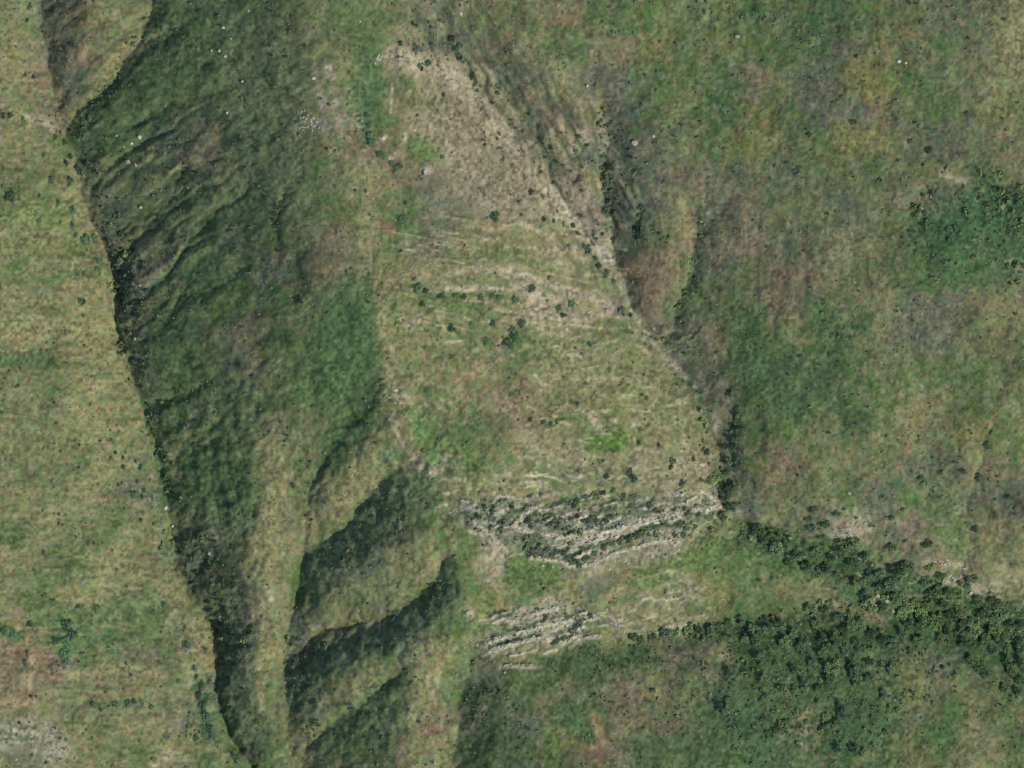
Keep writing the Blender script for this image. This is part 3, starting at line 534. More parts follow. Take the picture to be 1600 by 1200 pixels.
# ------------------------------------------------------------------ limestone ledges
PALE, GREY, BUFF = (.31, .285, .22), (.22, .23, .19), (.28, .245, .18)
BLOCKS = {k: [rock_mesh('rock', 300 + 10*i + j, d, c) for j, d in enumerate([(1.9,1.1,.9), (1.5,1.25,.8), (1.15,.9,.9), (2.3,1.0,.8), (1.0,.8,.6), (1.4,.8,1.0)])]
          for i, (k, c) in enumerate([('pale', PALE), ('grey', GREY), ('buff', BUFF)])}
LEDGES = [
 ('short grey ledge at the western end of the upper rock band', [(720,787),(736,794),(755,799),(776,803)], 'grey', 9),
 ('pale ledge slanting down past the western end of the rock band', [(740,815),(760,830),(775,845),(790,862)], 'pale', 7),
 ('jumbled grey ledge above the slanting pale ledge', [(752,812),(772,822),(788,836)], 'grey', 12),
 ('long pale ledge along the foot of the rock band beside the green meadow', [(828,871),(875,876),(890,884),(925,882),(937,876),(962,864),(1000,853),(1028,846),(1060,846)], 'pale', 6),
 ('long pale ledge across the middle of the rock band above the dark bushes', [(848,836),(888,838),(925,846),(955,836),(980,823),(1005,813),(1035,811),(1062,801),(1100,794),(1125,790)], 'pale', 8),
 ('buff ledge at the eastern tip of the rock band above the ravine trees', [(1040,772),(1065,771),(1100,770),(1122,783)], 'buff', 8),
 ('short pale ledge rising at the upper left of the rock band', [(815,806),(830,795),(848,787)], 'pale', 5),
 ('small buff ledge inside the bushes of the rock band', [(905,808),(920,800),(934,793)], 'buff', 5),
 ('grey broken ledge behind the upper bushes of the rock band', [(870,806),(900,822),(930,826),(965,818),(1000,800)], 'grey', 10),
 ('buff broken ledge east of the dark bush line', [(1010,830),(1040,828),(1058,836),(1045,850)], 'buff', 8),
 ('weathered buff outcrop above the eastern tip of the rock band', [(1062,722),(1085,732),(1070,745)], 'buff', 8),
 ('pale rock rib on the left of the upper rock band', [(800,823),(812,829),(830,832)], 'pale', 5),
 ('uppermost pale ledge of the lower rock band', [(800,972),(825,962),(850,955),(876,950)], 'pale', 6),
 ('middle pale ledge of the lower rock band', [(765,1000),(800,992),(826,985),(857,977),(900,967)], 'pale', 7),
 ('wide lowest ledge of the lower rock band', [(768,1012),(800,1007),(838,998),(880,1003),(906,992)], 'pale', 7),
 ('thin pale ledge on the grass below the lower rock band', [(778,1040),(800,1040),(836,1042)], 'buff', 5),
 ('curved grey ledge running east from the lower rock band', [(900,952),(930,966),(955,973),(975,985)], 'grey', 6),
 ('grey scattered outcrop on the upper western meadow', [(466,180),(480,183),(497,192),(480,202),(468,196)], 'grey', 12),
 ('small whitish outcrop at the left end of the pale scree', [(587,98),(591,90),(596,83)], 'pale', 5),
 ('pale broken outcrop among the trees beside the wooded stream', [(1312,832),(1328,838),(1336,822),(1344,808)], 'pale', 10),
 ('pale outcrop on the far right above the wooded stream', [(1462,882),(1484,880),(1500,884),(1512,890)], 'pale', 7),
 ('pale outcrop showing between two dark trees of the wooded stream', [(1472,908),(1484,906),(1500,902),(1512,910)], 'pale', 6),
]
R0 = random.Random(5)
def along(pts, t):
    L = [math.hypot(b[0]-a[0], b[1]-a[1]) for a, b in zip(pts[:-1], pts[1:])]; s = t * sum(L)
    for (a, b), l in zip(zip(pts[:-1], pts[1:]), L):
        if s <= l or (a, b) == (pts[-2], pts[-1]):
            q = min(1, s / l); return a[0] + (b[0]-a[0])*q, a[1] + (b[1]-a[1])*q, math.atan2(-(b[1]-a[1]), b[0]-a[0])
        s -= l
for label, pts, tone, spread in LEDGES:
    mu, mv, _ = along(pts, .5); root = empty('rock_ledge', mu, mv); tag(root, label, 'rock ledge', 'limestone ledges on the hillside')
    L = sum(math.hypot(b[0]-a[0], b[1]-a[1]) for a, b in zip(pts[:-1], pts[1:])); n = int(L / 3.6) + 3
    for k in range(n):
        u, v, ang = along(pts, min(1, (k + R0.random()) / n)); u += R0.gauss(0, 2); v += R0.gauss(0, spread * .36)
        o = link('rock', BLOCKS[tone if R0.random() < .75 else R0.choice(['pale', 'grey', 'buff'])][R0.randrange(6)], root)
        s = R0.uniform(.5, 1.0); p = loc(u, v, .1 * s)
        o.location = (p[0] - root.location.x, p[1] - root.location.y, p[2] - root.location.z)
        o.rotation_euler = (R0.uniform(-.2, .2), R0.uniform(-.2, .2), ang + R0.gauss(0, .35)); o.scale = (s, s, s * R0.uniform(.7, 1.1))

# ------------------------------------------------------------------ boulders
WHITE = (.34, .325, .275)
BOULD = [rock_mesh('boulder', 400 + i, (1, .8, .65), WHITE, 22, False) for i in range(4)]; BOULB = [rock_mesh('boulder', 410 + i, (1, .8, .6), BUFF, 22, False) for i in range(3)]
BOULDERS = [
 (200,253,6,1,'largest pale boulder on the shaded western slope'), (212,257,4,0,'flat white slab beside the largest pale boulder on the shaded slope'),
 (218,214,5,0,'round white boulder standing above the others on the shaded slope'), (206,224,3.4,0,'middle white boulder of three below the round white one'), (193,229,3,0,'small white boulder at the left end of the row of three'),
 (182,212,2.4,0,'tiny white stone left of the round white boulder'), (232,22,4,0,'pale boulder on the bank at the top of the side ravine'), (131,275,3,0,'white stone beside the main left ravine'),
 (220,324,3.4,0,'white boulder next to a rill on the shaded slope'), (219,446,3.6,1,'pale boulder above the dark gully mouth'), (211,529,3,0,'small white stone at the edge of the dark ravine'),
 (327,865,4,0,'white boulder among dark shrubs at the lower shaded slope'), (259,794,4,0,'pale boulder on the left lip of the ravine'), (270,822,3.5,0,'white stone on the ravine lip below the pale boulder'),
 (349,43,3.4,0,'white stone high on the dark green slope'), (331,79,3,0,'left stone of a pair on the dark green slope'), (343,79,3.2,0,'right stone of a pair on the dark green slope'), (352,88,3.2,0,'white stone just below the pair on the green slope'),
 (388,17,3,0,'white stone near the top edge of the green slope'), (360,60,3,0,'white stone between the high stone and the pair'), (379,127,2.6,0,'small white stone on the open green slope'), (355,176,3,0,'white stone above the tan gullies'),
 (561,34,4,0,'lone white boulder on the green crest'), (490,122,4,0,'white boulder left of the long bare patch'), (1405,96,4.5,0,'bright white boulder on the eastern hill'), (1416,98,3,0,'smaller white stone beside the bright white boulder'),
 (1152,57,4.5,1,'pale boulder in the dark green hollow'), (992,223,7,1,'flat pale slab beside the steep gully head'), (664,269,5,0,'white boulder at the end of the bush line'), (632,215,4,0,'upright white boulder on the green shoulder'), (599,216,4.5,0,'white boulder on the left of the green shoulder'),
 (648,203,3.4,0,'small white stone on the green shoulder'), (1372,931,5,1,'pale boulder in a gap between the stream trees'), (1386,939,4.5,1,'pale slab below the boulder between the stream trees'), (1517,926,5,1,'buff boulder on the right among the stream trees'),
 (732,957,6,1,'large buff boulder at the western end of the lower rock band'), (1120,788,6,1,'buff boulder on the cliff edge above the ravine trees'), (1065,772,5,0,'whitish boulder on top of the eastern rock tip'), (1395,955,4,1,'pale stone under the trees of the stream'),
 (1021,213,3.5,0,'pale stone on the gully edge'), (918,134,3.6,0,'white stone at the head of the steep gully'), (720,21,4,0,'white stone near the top of the dark shrub line'), (884,515,4,0,'white stone in the pale terraced ground'), (1022,514,3.6,0,'white stone beside the ravine above the junction'), (1327,771,3.4,1,'pale stone on the brown slope right of the ravine'),
]
for i, (u, v, r, buff, lab) in enumerate(BOULDERS):
    o = link('boulder', (BOULB if buff else BOULD)[i % 3]); s = r * M_PX * .95
    o.location = loc(u, v, s * .15); o.rotation_euler = (R0.uniform(-.2, .2), R0.uniform(-.2, .2), R0.uniform(0, 6.28)); o.scale = (s, s, s * .8)
    tag(o, lab, 'boulder', 'loose boulders on the hillside')

# ------------------------------------------------------------------ trees
TREES = [(1120,745,10,4),(1143,765,10),(1133,777,9),(1140,792,10),(1150,760,8),(1130,806,7),(1140,722,8),(1144,702,7),(1149,688,6),(1186,828,11),(1192,841,9),(1161,835,6),(1110,752,6,3),(1136,740,7),(1126,760,7),
 (1215,855,11),(1245,866,10),(1262,885,11),(1290,886,10),(1276,862,8,3),(1320,855,14),(1337,848,10),(1334,880,10),(1394,855,8),(1400,890,12),(1418,885,11),(1376,896,9),(1455,885,9),(1273,797,7),(1290,820,8),(1270,826,7),(1310,803,6),(1450,850,8),(1525,827,6),(1580,778,6),(1360,895,8),(1285,838,6),(1265,812,6),(1300,870,7),(1232,878,7),(1350,868,7),
 (1341,907,10),(1356,900,8),(1380,915,10),(1395,910,12),(1401,932,12),(1448,910,12),(1461,926,12),(1450,942,11),(1434,940,9),(1422,948,9,4),(1475,945,9),(1486,961,12),(1502,954,12),(1461,972,12,4),(1440,975,10),(1510,970,12),(1521,986,12,4),(1540,960,14),(1562,962,14),(1555,985,11,4),(1580,975,10),(1596,975,9),(1360,945,13),(1377,948,10),(1410,990,8),(1435,1001,9),(1395,1005,8),(1425,1020,6),(1500,990,9),(1506,1003,9),(1540,1000,10),(1551,1016,10),(1520,1032,9),(1531,1041,10),(1541,1052,9),(1575,1035,9),(1594,1035,9),(1581,1047,10),(1596,1064,9),(1570,1076,8),(1590,1080,7),(1510,912,11),(1520,905,9),(1485,925,9),(1495,935,10),(1530,940,9),(1470,900,8),(1350,930,9),(1410,960,9,4),(1440,960,10,4),(1420,975,9),(1480,985,9),(1470,1000,8),(1565,1000,10),(1590,1000,9),(1595,1015,9),(1555,940,10),
 (1220,975,10),(1205,985,8),(1240,990,8),(1266,950,9),(1290,952,8),(1310,965,8),(1330,977,10),(1346,976,10),(1320,988,9),(1255,1000,9),(1226,1003,10),(1250,1011,8),(1285,1020,8),(1276,976,9),(1300,1045,12),(1297,1061,9),(1335,1052,12),(1341,1064,10),(1359,1060,8),(1330,1040,8),(1257,1065,8),(1258,1078,7),(1242,1078,7),(1220,1075,6),(1280,1075,7),(1382,1084,7),(1315,1115,9),(1313,1103,8),(1310,1130,7),(1287,1138,7),(1305,1134,6),(1290,1120,7),(1230,1130,8),(1215,1141,7),(1310,1170,8),(1335,1170,8),(1350,1176,7),(1200,1145,6),
 (990,995,7),(1001,999,6),(1040,990,9),(1053,993,9),(1020,997,7),(1075,985,8),(1091,985,8),(1110,985,9),(1125,980,7),(1140,975,8),(1160,970,8),(1175,983,8),(1190,985,9),(1195,968,7),(1142,1052,8),(1195,1060,8),(1190,1030,9),(1180,1000,9),(1165,1000,7),(1135,1110,8),(1125,1104,7),(1362,990,8),(1380,1000,8),(1340,1005,8),(1305,1000,8),(1285,998,8),(1270,1035,8),(1240,1045,7),(1215,1040,8),(1195,1090,7),(1360,1035,7),(1320,1020,7)]
ZT = [(1108,610,1165,815,'in the ravine bend below the cliff'), (1155,815,1235,900,'where the ravine turns east'), (1235,780,1300,846,'on the slope north of the stream'), (1235,846,1318,905,'just past the ravine bend'),
 (1300,790,1362,900,'beside the pale broken outcrop'), (1362,830,1440,905,'on the north bank, mid stream'), (1440,760,1600,900,'standing apart at far right'), (1330,895,1428,965,'in the densest stream wood'),
 (1428,895,1480,985,'right of the densest stream wood'), (1480,895,1600,952,'on the far right north bank'), (1480,952,1536,996,'left of the widest crowns'), (1536,952,1600,996,'with the widest crowns at right'), (1385,965,1480,1030,'beside the small stream clearing'),
 (1480,996,1560,1062,'on the lower right south bank'), (1560,996,1600,1130,'at the right edge, south bank'), (975,960,1070,1005,'at the western tree line tip'), (1070,960,1150,990,'midway along the shaded tree line'), (1150,960,1215,1012,'at the shaded tree line end'),
 (1215,940,1300,1026,'below the bare clearing'), (1300,955,1395,1012,'between the clearing and stream'), (1285,1012,1370,1080,'in the heart of the south wood'), (1190,1026,1285,1090,'on the south wood\'s left side'), (1280,1090,1400,1190,'at the south wood\'s lower end'), (1110,1030,1190,1115,'scattered left of the south wood'), (1190,1088,1280,1160,'near the bare strip below'), (1360,1030,1400,1090,'alone right of the south wood')]
ORD = ['first','second','third','fourth','fifth','sixth','seventh','eighth','ninth','tenth','eleventh','twelfth','thirteenth','fourteenth','fifteenth','sixteenth','seventeenth','eighteenth','nineteenth','twentieth','twenty-first','twenty-second','twenty-third','twenty-fourth']
def order_phrase(pos, all_pos):
    """which one it is along the longer direction of its group"""
    du = max(p[0] for p in all_pos) - min(p[0] for p in all_pos); dv = max(p[1] for p in all_pos) - min(p[1] for p in all_pos)
    ax, word, far = (0, 'left', 'right') if du >= dv else (1, 'top', 'bottom')
    k = sorted(all_pos, key=lambda p: (p[ax], p[1 - ax])).index(pos); n = len(all_pos)
    if k == 0: return word + ('most' if word == 'left' else 'most')
    if k == n - 1: return far + 'most'
    return f'{ORD[k]} from the {word}' if k <= n // 2 else f'{ORD[n - 1 - k]} from the {far}'
def zone_of(t): return next((q[4] for q in ZT if q[0] <= t[0] <= q[2] and q[1] <= t[1] <= q[3]), 'on the open slope')
ZG = {}
for t in TREES: ZG.setdefault(zone_of(t), []).append((t[0], t[1]))
def place_tree(i, t):
    u, v, r = t[:3]; k = t[3] if len(t) > 3 else R0.choice([0, 1, 2, 5, 3])
    s = r * M_PX * 1.08
    root = empty('broadleaf_tree', u, v, R0.uniform(0, 6.28), s)
    c = link('crown', CROWNS[k], root); c.scale = (1, R0.uniform(.85, 1.1), R0.uniform(.62, .85)); link('trunk', TRUNKS[i % 3], root).scale = (1, 1, .7)
    z = zone_of(t); tone = 'bright' if k == 4 else 'dark'; size = 'large' if r >= 11 else ('medium' if r >= 8.5 else 'small')
    lab = f"{size} {tone} green tree {z}" if len(ZG[z]) == 1 else f"{tone} green tree, {order_phrase((u, v), ZG[z])} of those {z}"
    tag(root, lab, 'tree', 'trees ' + z)
for i, t in enumerate(TREES): place_tree(i, t)

# ------------------------------------------------------------------ shrubs
SHR = [(772,338,10,'lone dark green shrub on the tan slope above the terraces',3),(627,341,9,'bluish green shrub on the crest right of the dark slit',3),(207,772,9,'rounded dark shrub near the lower left ravine lip',3),(1104,706,7,'single dark shrub on the rocky shoulder above the ravine'),(991,748,8,'dark shrub on bare ground above the upper rock band'),(892,475,9,'upright green shrub between two pale terraces',3),(831,451,9,'dark shrub at the left end of the pale terraces'),(970,485,9,'dark shrub where the terraces meet the dry stream'),(291,1009,9,'grey green shrub near the ravine cliff at lower left'),(320,1016,6,'bright shrub on the ravine cliff edge at lower left',3),(669,98,8,'dark shrub in the middle of the pale scree'),(1252,557,5,'small black shrub on the eastern meadow'),(68,863,5,'dark shrub on the lower western meadow'),(94,347,4,'tiny black shrub on the western bank'),(303,1045,7,'shrub between the cliff edge and the tan slope at lower left'),(1339,662,5,'lone dark shrub on the eastern meadow'),(1295,675,5,'pale rimmed shrub on the eastern meadow'),(16,308,10,'bright green shrub at the left edge',3),(1100,18,5,'dark shrub near the top edge right of centre'),(790,533,10,'dark shrub above the marked centre of the slope'),(358,433,0,''),
 (1510,178,6,'dark green shrub on the far upper right meadow'),(1452,235,7,'flat dark shrub under a pale bank on the eastern hill'),(1422,221,5,'dark shrub left of the flat dark shrub'),(1376,281,5,'small dark shrub on the eastern hill below the yellow grass'),(1230,254,5,'dark shrub beside the brown eastern slope'),(1264,210,6,'narrow green shrub beside the yellow grass'),(1335,190,6,'dark shrub at the top of the yellow grass'),(1570,30,5,'dark shrub on the bare upper right corner'),(1440,35,5,'dark shrub on the upper eastern hill'),(380,511,4,'small dark shrub alone on the shaded green slope'),(205,452,0,''),(250,338,5,'dark shrub at the top of a pale rill on the shaded slope'),(942,243,6,'dark shrub on the rim of the steep gully'),(917,226,5,'dark shrub on the pale spur left of the steep gully')]
GROUPS = [
 ('dark shrub filling the narrow slit','shrubs filling the narrow dark slit',[(448,306,5),(440,316,5),(434,324,6),(430,334,7),(429,344,7),(431,354,6),(431,364,5),(430,374,4)]),
 ('dark shrub on the left bank of the ravine at upper left','shrubs on the upper left bank',[(45,10,8),(42,31,5),(39,117,5),(52,120,5),(15,180,6),(35,187,6),(5,181,6),(85,215,8),(100,222,6),(68,243,6),(80,282,8),(108,283,9),(102,255,7),(110,245,6),(60,305,5),(90,317,6)]),
 ('leafy green shrub in the cluster on the western bank','shrubs clustered on the western bank',[(112,329,10),(112,352,7),(130,374,11),(145,371,7),(118,367,5),(150,420,6),(130,428,5),(152,408,6),(130,472,6),(125,470,5),(130,493,5),(60,345,7)]),
 ('small dark shrub among the dots on the western slope','shrubs dotting the western slope',[(182,664,3.5),(124,695,3.5),(173,687,4),(173,715,4.5),(191,715,5),(192,730,5),(180,707,4),(224,766,6),(222,777,5),(214,753,5),(233,750,5),(220,730,6),(138,848,5),(146,849,4),(219,812,5),(240,818,4),(182,890,4),(190,755,4),(185,758,4)]),
 ('small dark shrub on the tan ground in the lower left corner','shrubs in the lower left corner',[(121,947,6),(45,975,7),(145,1100,6),(180,1100,7),(200,1099,7),(210,1096,6),(56,1088,4),(103,1156,4),(30,1129,4),(82,1052,5),(40,1040,5),(38,1033,6),(235,1104,6),(325,1063,5),(306,1058,5),(278,1064,6)]),
 ('bright green shrub in the lower left thicket','shrubs of the lower left thicket',[(104,975,11),(103,1000,9),(113,992,10),(100,1022,10),(86,1000,8),(104,1033,7),(20,990,9),(6,984,8),(80,1042,7),(150,950,8),(205,966,8),(240,957,6),(255,945,6)]),
 ('dark shrub lining the foot of the ravine cliff at lower left','shrubs along the lower left cliff',[(310,1086,9),(314,1101,10),(320,1120,11),(326,1138,10),(305,1153,8),(328,1150,8),(313,1075,7),(370,1188,8),(362,1180,7)]),
 ('dark shrub beside the dry stream below the steep gully','shrubs beside the dry stream',[(945,431,7),(935,415,7),(920,391,8),(958,440,6),(948,426,7),(930,405,6),(912,384,6),(955,372,4),(932,373,4),(985,492,5),(895,352,6),(880,350,5),(865,345,5),(870,330,5),(850,342,5),(902,365,6)]),
 ('dark shrub in the floor of the steep upper gully','shrubs in the steep upper gully',[(948,275,9),(945,287,9),(956,262,7),(1000,335,7),(1004,322,6),(945,327,10),(955,315,10),(993,360,6),(950,300,8),(962,335,7)]),
 ('dark shrub along the green strips between the pale terraces','shrubs between the pale terraces',[(652,450,9),(690,462,8),(768,461,7),(750,464,7),(705,513,9),(760,533,8),(800,515,8),(872,482,7),(880,492,7),(858,434,5),(780,466,6),(725,463,7),(710,460,6),(665,455,6),(805,470,7),(803,525,9),(815,505,8),(800,540,7),(660,475,6),(735,505,6),(770,505,6)]),
 ('small dark shrub on the scree and pale slope at the top','shrubs on the upper scree',[(650,75,7),(646,70,5),(625,68,6),(720,88,9),(706,60,8),(725,92,8),(735,120,6),(693,148,5),(745,140,5),(690,246,5),(778,145,5),(712,75,7),(720,70,6),(655,103,5),(785,250,5),(800,187,4)]),
 ('dark shrub on the pale spur left of the steep gully','shrubs on the pale spur',[(861,228,4),(905,213,5),(862,232,5),(845,268,5),(868,285,6),(900,235,5),(830,300,6),(847,308,6),(921,247,4),(880,258,4),(850,245,4)]),
 ('dark shrub in the bush line across the upper rock band','shrubs in the dark rock band hedge',[(900,877,8),(914,871,8),(928,864,8),(942,856,8),(955,849,8),(968,845,8),(981,842,8),(996,835,8),(1010,829,8),(1024,823,7),(1036,820,6),(890,880,6),(905,884,6)]),
 ('dark shrub in the lower left bushes of the upper rock band','shrubs low in the upper rock band',[(830,860,7),(842,857,7),(855,860,8),(868,860,7),(880,864,6),(848,866,6),(862,867,6)]),
 ('dark shrub along the top of the upper rock band','shrubs topping the upper rock band',[(886,786,7),(900,782,7),(914,775,7),(926,771,6),(942,769,6),(957,766,7),(974,774,7),(897,790,6),(828,775,5),(845,772,5)]),
 ('greyish shrub in the middle of the upper rock band','shrubs amid the upper rock band',[(920,815,7),(932,812,7),(945,815,7),(955,808,7),(940,822,6),(910,812,6),(867,812,7),(872,822,7),(860,818,6),(1015,790,7),(1022,795,7),(1020,780,6),(1075,800,6),(1090,803,6),(1060,815,8),(1068,835,7),(1070,826,6),(985,790,6),(825,815,7),(830,822,6),(770,800,6),(781,815,6)]),
 ('dark shrub between the ledges of the lower rock band','shrubs of the lower rock band',[(848,970,6),(852,965,6),(870,1000,7),(880,995,7),(892,985,7),(907,975,7),(900,980,6),(922,962,6),(865,1004,6),(840,952,5)]),
 ('small dark shrub on the broken ground above the rock bands','shrubs above the rock bands',[(1000,670,6),(998,692,5),(948,744,6),(1050,720,7),(1084,717,5),(1048,730,6),(983,735,7),(985,742,6),(1065,755,7),(1095,750,6),(922,538,5),(828,655,6),(860,662,5),(850,660,6),(1010,622,5),(905,735,6),(980,740,5)]),
 ('dark shrub in the shaded hollow at the foot of the western slope','shrubs on the shaded foot slope',[(300,835,7),(310,840,8),(290,850,7),(285,865,7),(310,850,7),(320,860,6),(335,845,6),(300,870,7),(365,915,7),(370,905,6),(380,930,6),(350,940,6),(345,965,7),(365,985,6)]),
 ('dark bluish shrub deep in the shaded left ravine','shrubs deep in the left ravine',[(180,420,6),(190,430,6),(185,445,6),(182,465,6),(195,475,6),(205,462,6),(218,460,7),(228,452,6),(200,480,6),(185,500,6),(195,520,6),(165,362,6),(172,378,6),(190,365,6),(120,262,7),(125,270,6),(132,190,7),(128,178,6),(140,185,6)]),
 ('green shrub in the line along the short gully near the top','shrubs along the short upper gully',[(573,180,5),(577,195,6),(578,210,6),(580,222,7),(592,240,7),(600,243,7),(612,256,7),(620,262,7),(625,260,6)]),
 ('dark shrub in the dark hollow at the head of the lower left gully','shrubs of the dark lower gullies',[(672,912,7),(684,918,7),(690,905,6),(665,925,6),(688,930,7),(620,958,7),(616,968,7),(640,990,8),(650,1000,7),(500,1005,9),(510,1010,8),(495,1012,8),(465,1030,8),(460,1040,8),(545,1100,6),(548,1105,6),(583,1072,6)]),
 ('small dark shrub on the brown slope right of the ravine','shrubs on the brown eastern slope',[(1500,665,0),(1546,700,6),(1542,695,7),(1530,742,7),(1528,748,6),(1440,746,6),(1445,752,6),(1495,722,6),(1505,735,7),(1393,808,6),(1415,845,6),(1450,849,7),(1410,795,5),(1380,775,5)]),
]
def place_shrub(i, u, v, r, lab, grp, k):
    s = r * M_PX * 1.02
    root = empty('shrub', u, v, R0.uniform(0, 6.28), s)
    f = link('foliage', SHRUBS[k], root); f.scale = (1, R0.uniform(.8, 1.1), R0.uniform(.6, .9)); link('stem', STEMS[i % 2], root)
    tag(root, lab, 'shrub', grp)
i = 0
for t in SHR:
    if t[2] <= 0: continue
    place_shrub(i, t[0], t[1], t[2], t[3], 'single shrubs on the hillside', t[4] if len(t) > 4 else i % 3); i += 1
for lab, grp, lst in GROUPS:
    lst = [q for q in lst if q[2] > 0]; pos = [(q[0], q[1]) for q in lst]
    for (u, v, r) in lst:
        tone = 'bright green' if 'green' in lab else ('greyish' if 'greyish' in lab else 'dark')
        place_shrub(i, u, v, r, f"{tone} shrub, {order_phrase((u, v), pos)} of the {grp}", grp, 3 if 'green' in lab else i % 3); i += 1

# ------------------------------------------------------------------ low cover nobody could count
CLASS_D = {'p': .15, 't': .22, 'r': .25, 'o': .35, 'y': .2, 'g': .3, 'G': .8, 'b': .8, 'd': 1.3}
DG = np.array([[CLASS_D[ch] for ch in r] for r in ROWS])
DENSE = [([(1470,350),(1540,340),(1600,380)], 75, 1.5), ([(1540,300),(1600,320)], 55, 1.5), ([(1500,420),(1560,430)], 45, 1.1), ([(1180,990),(1300,1000),(1400,960)], 70, 1.8), ([(1200,1080),(1340,1110),(1400,1050)], 95, 1.6), ([(950,1050),(1050,1080),(1160,1130)], 100, .8), ([(900,1030),(1010,1010)], 40, .9), ([(1430,1040),(1540,1080),(1600,1180)], 60, .8), ([(1560,1140),(1580,1200)], 40, 1), ([(1450,940),(1600,1000)], 60, 2.2), ([(1190,840),(1260,870),(1350,890),(1450,935),(1600,985)], 34, 2.4), ([(1280,820),(1350,880)], 40, 1.4),
 ([(1000,1000),(1150,985)], 25, 2.0), ([(1050,1100),(1150,1050),(1200,1150)], 60, 1.3), ([(1300,1160),(1350,1200)], 50, 1.4), ([(740,800),(900,830),(1100,800)], 40, 1.6), ([(780,1000),(900,970)], 35, 1.2), ([(180,370),(195,420),(200,520),(218,590)], 32, 2.2), ([(200,390),(215,460)], 30, 2.4), ([(125,210),(140,260),(170,350)], 22, 1.7), ([(240,20),(200,110),(140,185)], 20, 1.6), ([(235,640),(262,760)], 25, 1.6), ([(280,250),(250,300)], 25, 1.2), ([(280,850),(340,900),(350,1000)], 40, 2.2), ([(340,980),(350,1100)], 25, 1.6), ([(880,230),(950,300),(960,360)], 40, .9), ([(945,180),(947,260),(952,335)], 14, 4), ([(962,180),(975,240)], 20, .7), ([(700,60),(735,120),(790,150)], 26, 1.0), ([(800,110),(860,130)], 26, .8), ([(1004,310),(994,362)], 8, 4), ([(1094,345),(1080,420),(1060,495)], 12, 2.2), ([(900,880),(930,866),(960,850),(1000,836),(1038,820)], 9, 5), ([(828,861),(880,863)], 9, 4), ([(885,786),(925,772),(975,770)], 8, 3), ([(433,320),(430,365)], 6, 5), ([(1140,600),(1150,640),(1145,690)], 9, 4), ([(620,90),(720,80),(740,130)], 35, 1.2), ([(1110,640),(1135,800)], 22, 1.5), ([(1500,720),(1540,760)], 40, 1.2), ([(1420,700),(1460,760)], 40, 1.2), ([(150,700),(230,720),(230,800)], 40, .8), ([(1220,20),(1300,70)], 40, 1), ([(1110,30),(1160,30)], 40, 1.0), ([(460,1000),(480,1130)], 25, 1.5), ([(560,860),(600,880),(520,880)], 30, .7), ([(80,20),(110,80)], 25, .6), ([(690,330),(680,370)], 30, .8), ([(680,1120),(700,1140)], 25, .8), ([(740,1090),(800,1150)], 40, 1)]
def scatter(n, seed, dens, X0=-110, X1=1710, Y0=-90, Y1=1290):
    R = np.random.default_rng(seed); u = R.uniform(X0, X1, n); v = R.uniform(Y0, Y1, n)
    keep = R.random(n) < dens(u, v); return u[keep], v[keep], R
def dens_scrub(u, v):
    q = np.clip(u/50 - .5 + .4*fbm(u, v, 45, 101, 3), 0, 31).round().astype(int); p = np.clip(v/50 - .5 + .4*fbm(u, v, 45, 121, 3), 0, 23).round().astype(int)
    d = DG[p, q] * .30
    for pts, w, k in DENSE: d = d + k * .28 * (1 - sstep(w*.3, w, dline(u, v, pts)))
    return np.clip(d * (0.12 + 2.2 * sstep(0.02, .5, fbm(u, v, 26, 501, 4, .65))), 0, 1)
def clumps(name, u, v, R, r0, r1, nt, cols, mat, lift, squash):
    n = len(u); r = (r0 + (r1 - r0) * R.random(n) ** 2.2)
    base = np.c_[wx(u), wy(v), H(u, v)]
    p = R.normal(size=(n, nt, 3)); p /= np.linalg.norm(p, axis=2)[..., None]; p[..., 2] = np.abs(p[..., 2])
    c = base[:, None] + p * r[:, None, None] * .62 * np.array([1, 1, squash]) + np.array([0, 0, lift])
    nn = p + R.normal(size=p.shape) * .4; t = np.cross(nn, R.normal(size=p.shape)); t /= np.linalg.norm(t, axis=2)[..., None] + 1e-9
    b = np.cross(nn / np.linalg.norm(nn, axis=2)[..., None], t); s = r[:, None, None] * .8
    V = np.stack([c - t*s*.8 - b*s*.4, c + t*s*.8 - b*s*.4, c + b*s*.8], 2).reshape(-1, 3)
    pick = np.asarray(cols)[R.integers(0, len(cols), n)] * (.7 + .6 * R.random((n, 1)))
    C = np.repeat(pick, nt * 3, axis=0)
    return link(name, mesh_from(name, V, np.arange(len(V)).reshape(-1, 3), C, mat))
def dens_thicket(u, v):
    d = 0
    for pts, w, k in DENSE:
        if k >= 1.5: d = d + k * .25 * (1 - sstep(w*.4, w*1.05, dline(u, v, pts)))
    return np.clip(d * (0.25 + 1.6 * sstep(-.2, .35, fbm(u, v, 26, 531, 3))), 0, 1)
u, v, R = scatter(26000, 591, dens_thicket)
o = clumps('thicket', u, v, R, 1.0, 3.6, 14, [(.095,.145,.066), (.115,.165,.068), (.082,.128,.066), (.14,.178,.072), (.16,.18,.085)], M_SCRUB, .1, .5)
tag(o, 'dense dark green thicket filling the wood and the ravine floors', None, kind='stuff')
u, v, R = scatter(85000, 601, dens_scrub)
o = clumps('low_scrub', u, v, R, .5, 2.1, 9, [(.10,.13,.072), (.12,.15,.078), (.10,.14,.082), (.14,.145,.09)], M_SCRUB, .0, .4)
tag(o, 'low dark scrub speckling the whole hillside', None, kind='stuff')
DRY = {'p': 1, 't': 1, 'r': .8, 'o': .75, 'y': .8, 'g': .5, 'G': .45, 'b': .75, 'd': .5}
DD = np.array([[DRY[ch] for ch in r] for r in ROWS])
def HSH(u, v): return DD[np.clip(v/50 - .5, 0, 23).round().astype(int), np.clip(u/50 - .5, 0, 31).round().astype(int)]
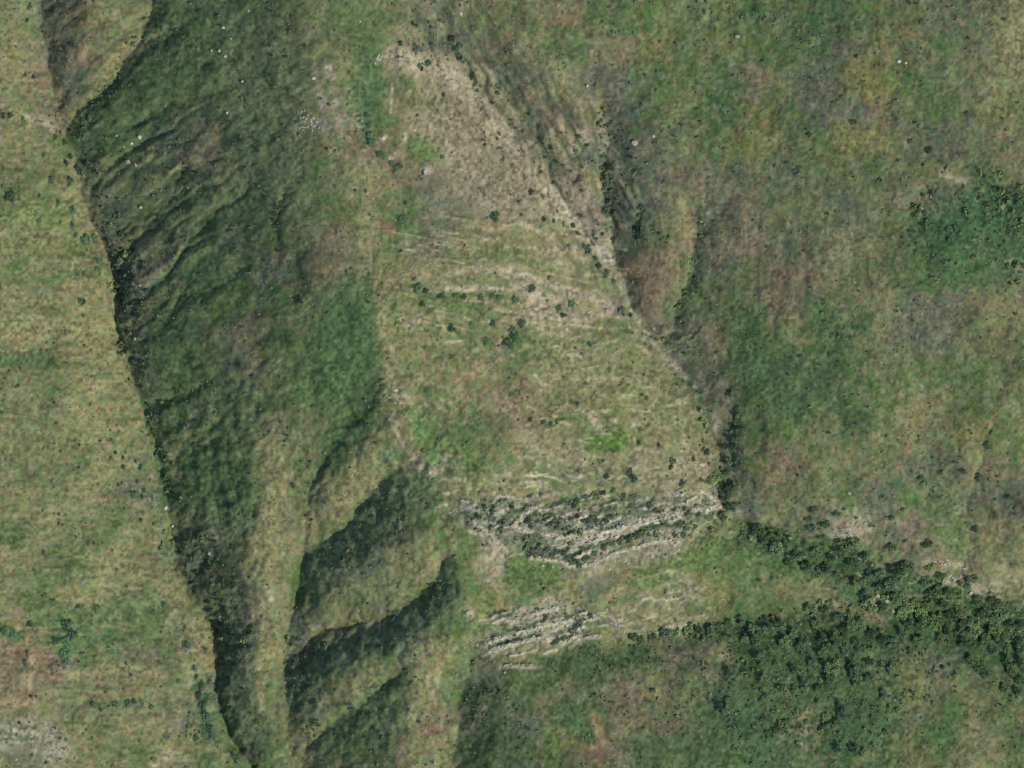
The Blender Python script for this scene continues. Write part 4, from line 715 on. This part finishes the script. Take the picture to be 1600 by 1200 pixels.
u, v, R = scatter(110000, 611, lambda u, v: np.clip((.3 + .5 * fbm(u, v, 30, 621, 2)) * np.clip((HSH(u, v) - .5) * 2.2, .03, 1), .0, 1))
o = clumps('dry_grass', u, v, R, .4, 1.2, 5, [(.22,.21,.125), (.19,.195,.105), (.16,.18,.09), (.24,.22,.14)], M_SCRUB, 0, .5)
tag(o, 'tufts of dry yellowish grass over the hillside', None, kind='stuff')
# rubble: small angular stones on the scree and round the ledges
RUB = [([(612,88),(650,95),(700,110),(722,130)], 22, .3), ([(730,800),(800,830),(900,830),(1000,815),(1120,785)], 38, .4), ([(770,1000),(840,980),(910,975)], 34, .4), ([(465,185),(500,195)], 22, 1.2), ([(830,880),(930,885),(1060,850)], 14, .8), ([(1310,830),(1345,810)], 22, .8), ([(1460,890),(1520,905)], 22, .7), ([(900,325),(950,400)], 12, .4), ([(1065,730),(1100,745)], 25, .9), ([(610,600),(640,650)], 12, .5), ([(350,30),(380,100),(340,85)], 30, .12), ([(740,1010),(790,1040)], 25, .6), ([(900,950),(1000,960),(1060,970)], 25, .45), ([(1100,690),(1125,785)], 16, .6), ([(0,1190),(90,1150)], 30, .12), ([(850,760),(960,720)], 35, .35), ([(480,180),(480,200)], 30, .5), ([(800,430),(950,490)], 20, .35)]
def dens_rub(u, v):
    d = 0
    for pts, w, k in RUB: d = d + k * (1 - sstep(w*.4, w, dline(u, v, pts)))
    return np.clip(d * sstep(-.2, .3, fbm(u, v, 12, 701, 2)) * .55, 0, 1)
u, v, R = scatter(90000, 711, dens_rub); n = len(u)
OV = np.array([(1,0,0),(0,1,0),(-1,0,0),(0,-1,0),(0,0,1),(0,0,-1.)]); OF = np.array([(0,1,4),(1,2,4),(2,3,4),(3,0,4),(1,0,5),(2,1,5),(3,2,5),(0,3,5)])
r = (.35 + 1.1 * R.random(n) ** 2)[:, None, None]; a = R.random(n) * 6.28
sv = OV[None] * (.6 + .8 * R.random((n, 6, 1))) * r * np.array([1.1, .9, .7])
ca, sa = np.cos(a)[:, None], np.sin(a)[:, None]
sv = np.stack([sv[..., 0]*ca - sv[..., 1]*sa, sv[..., 0]*sa + sv[..., 1]*ca, sv[..., 2]], -1) + np.c_[wx(u), wy(v), H(u, v) + .1][:, None]
F = (OF[None] + 6 * np.arange(n)[:, None, None]).reshape(-1, 3)
C = np.repeat(np.array([PALE, GREY, BUFF])[R.integers(0, 3, n)] * (.7 + .6 * R.random((n, 1))), 6, axis=0)
o = link('loose_stones', mesh_from('loose_stones', sv.reshape(-1, 3), F, C, M_ROCK)); tag(o, 'loose pale stones scattered on scree and round the ledges', None, kind='stuff')
print('TRIS', sum(len(o.data.loops) - 2 * len(o.data.polygons) for o in S.objects if o.type == 'MESH'), 'objects', len(S.objects))
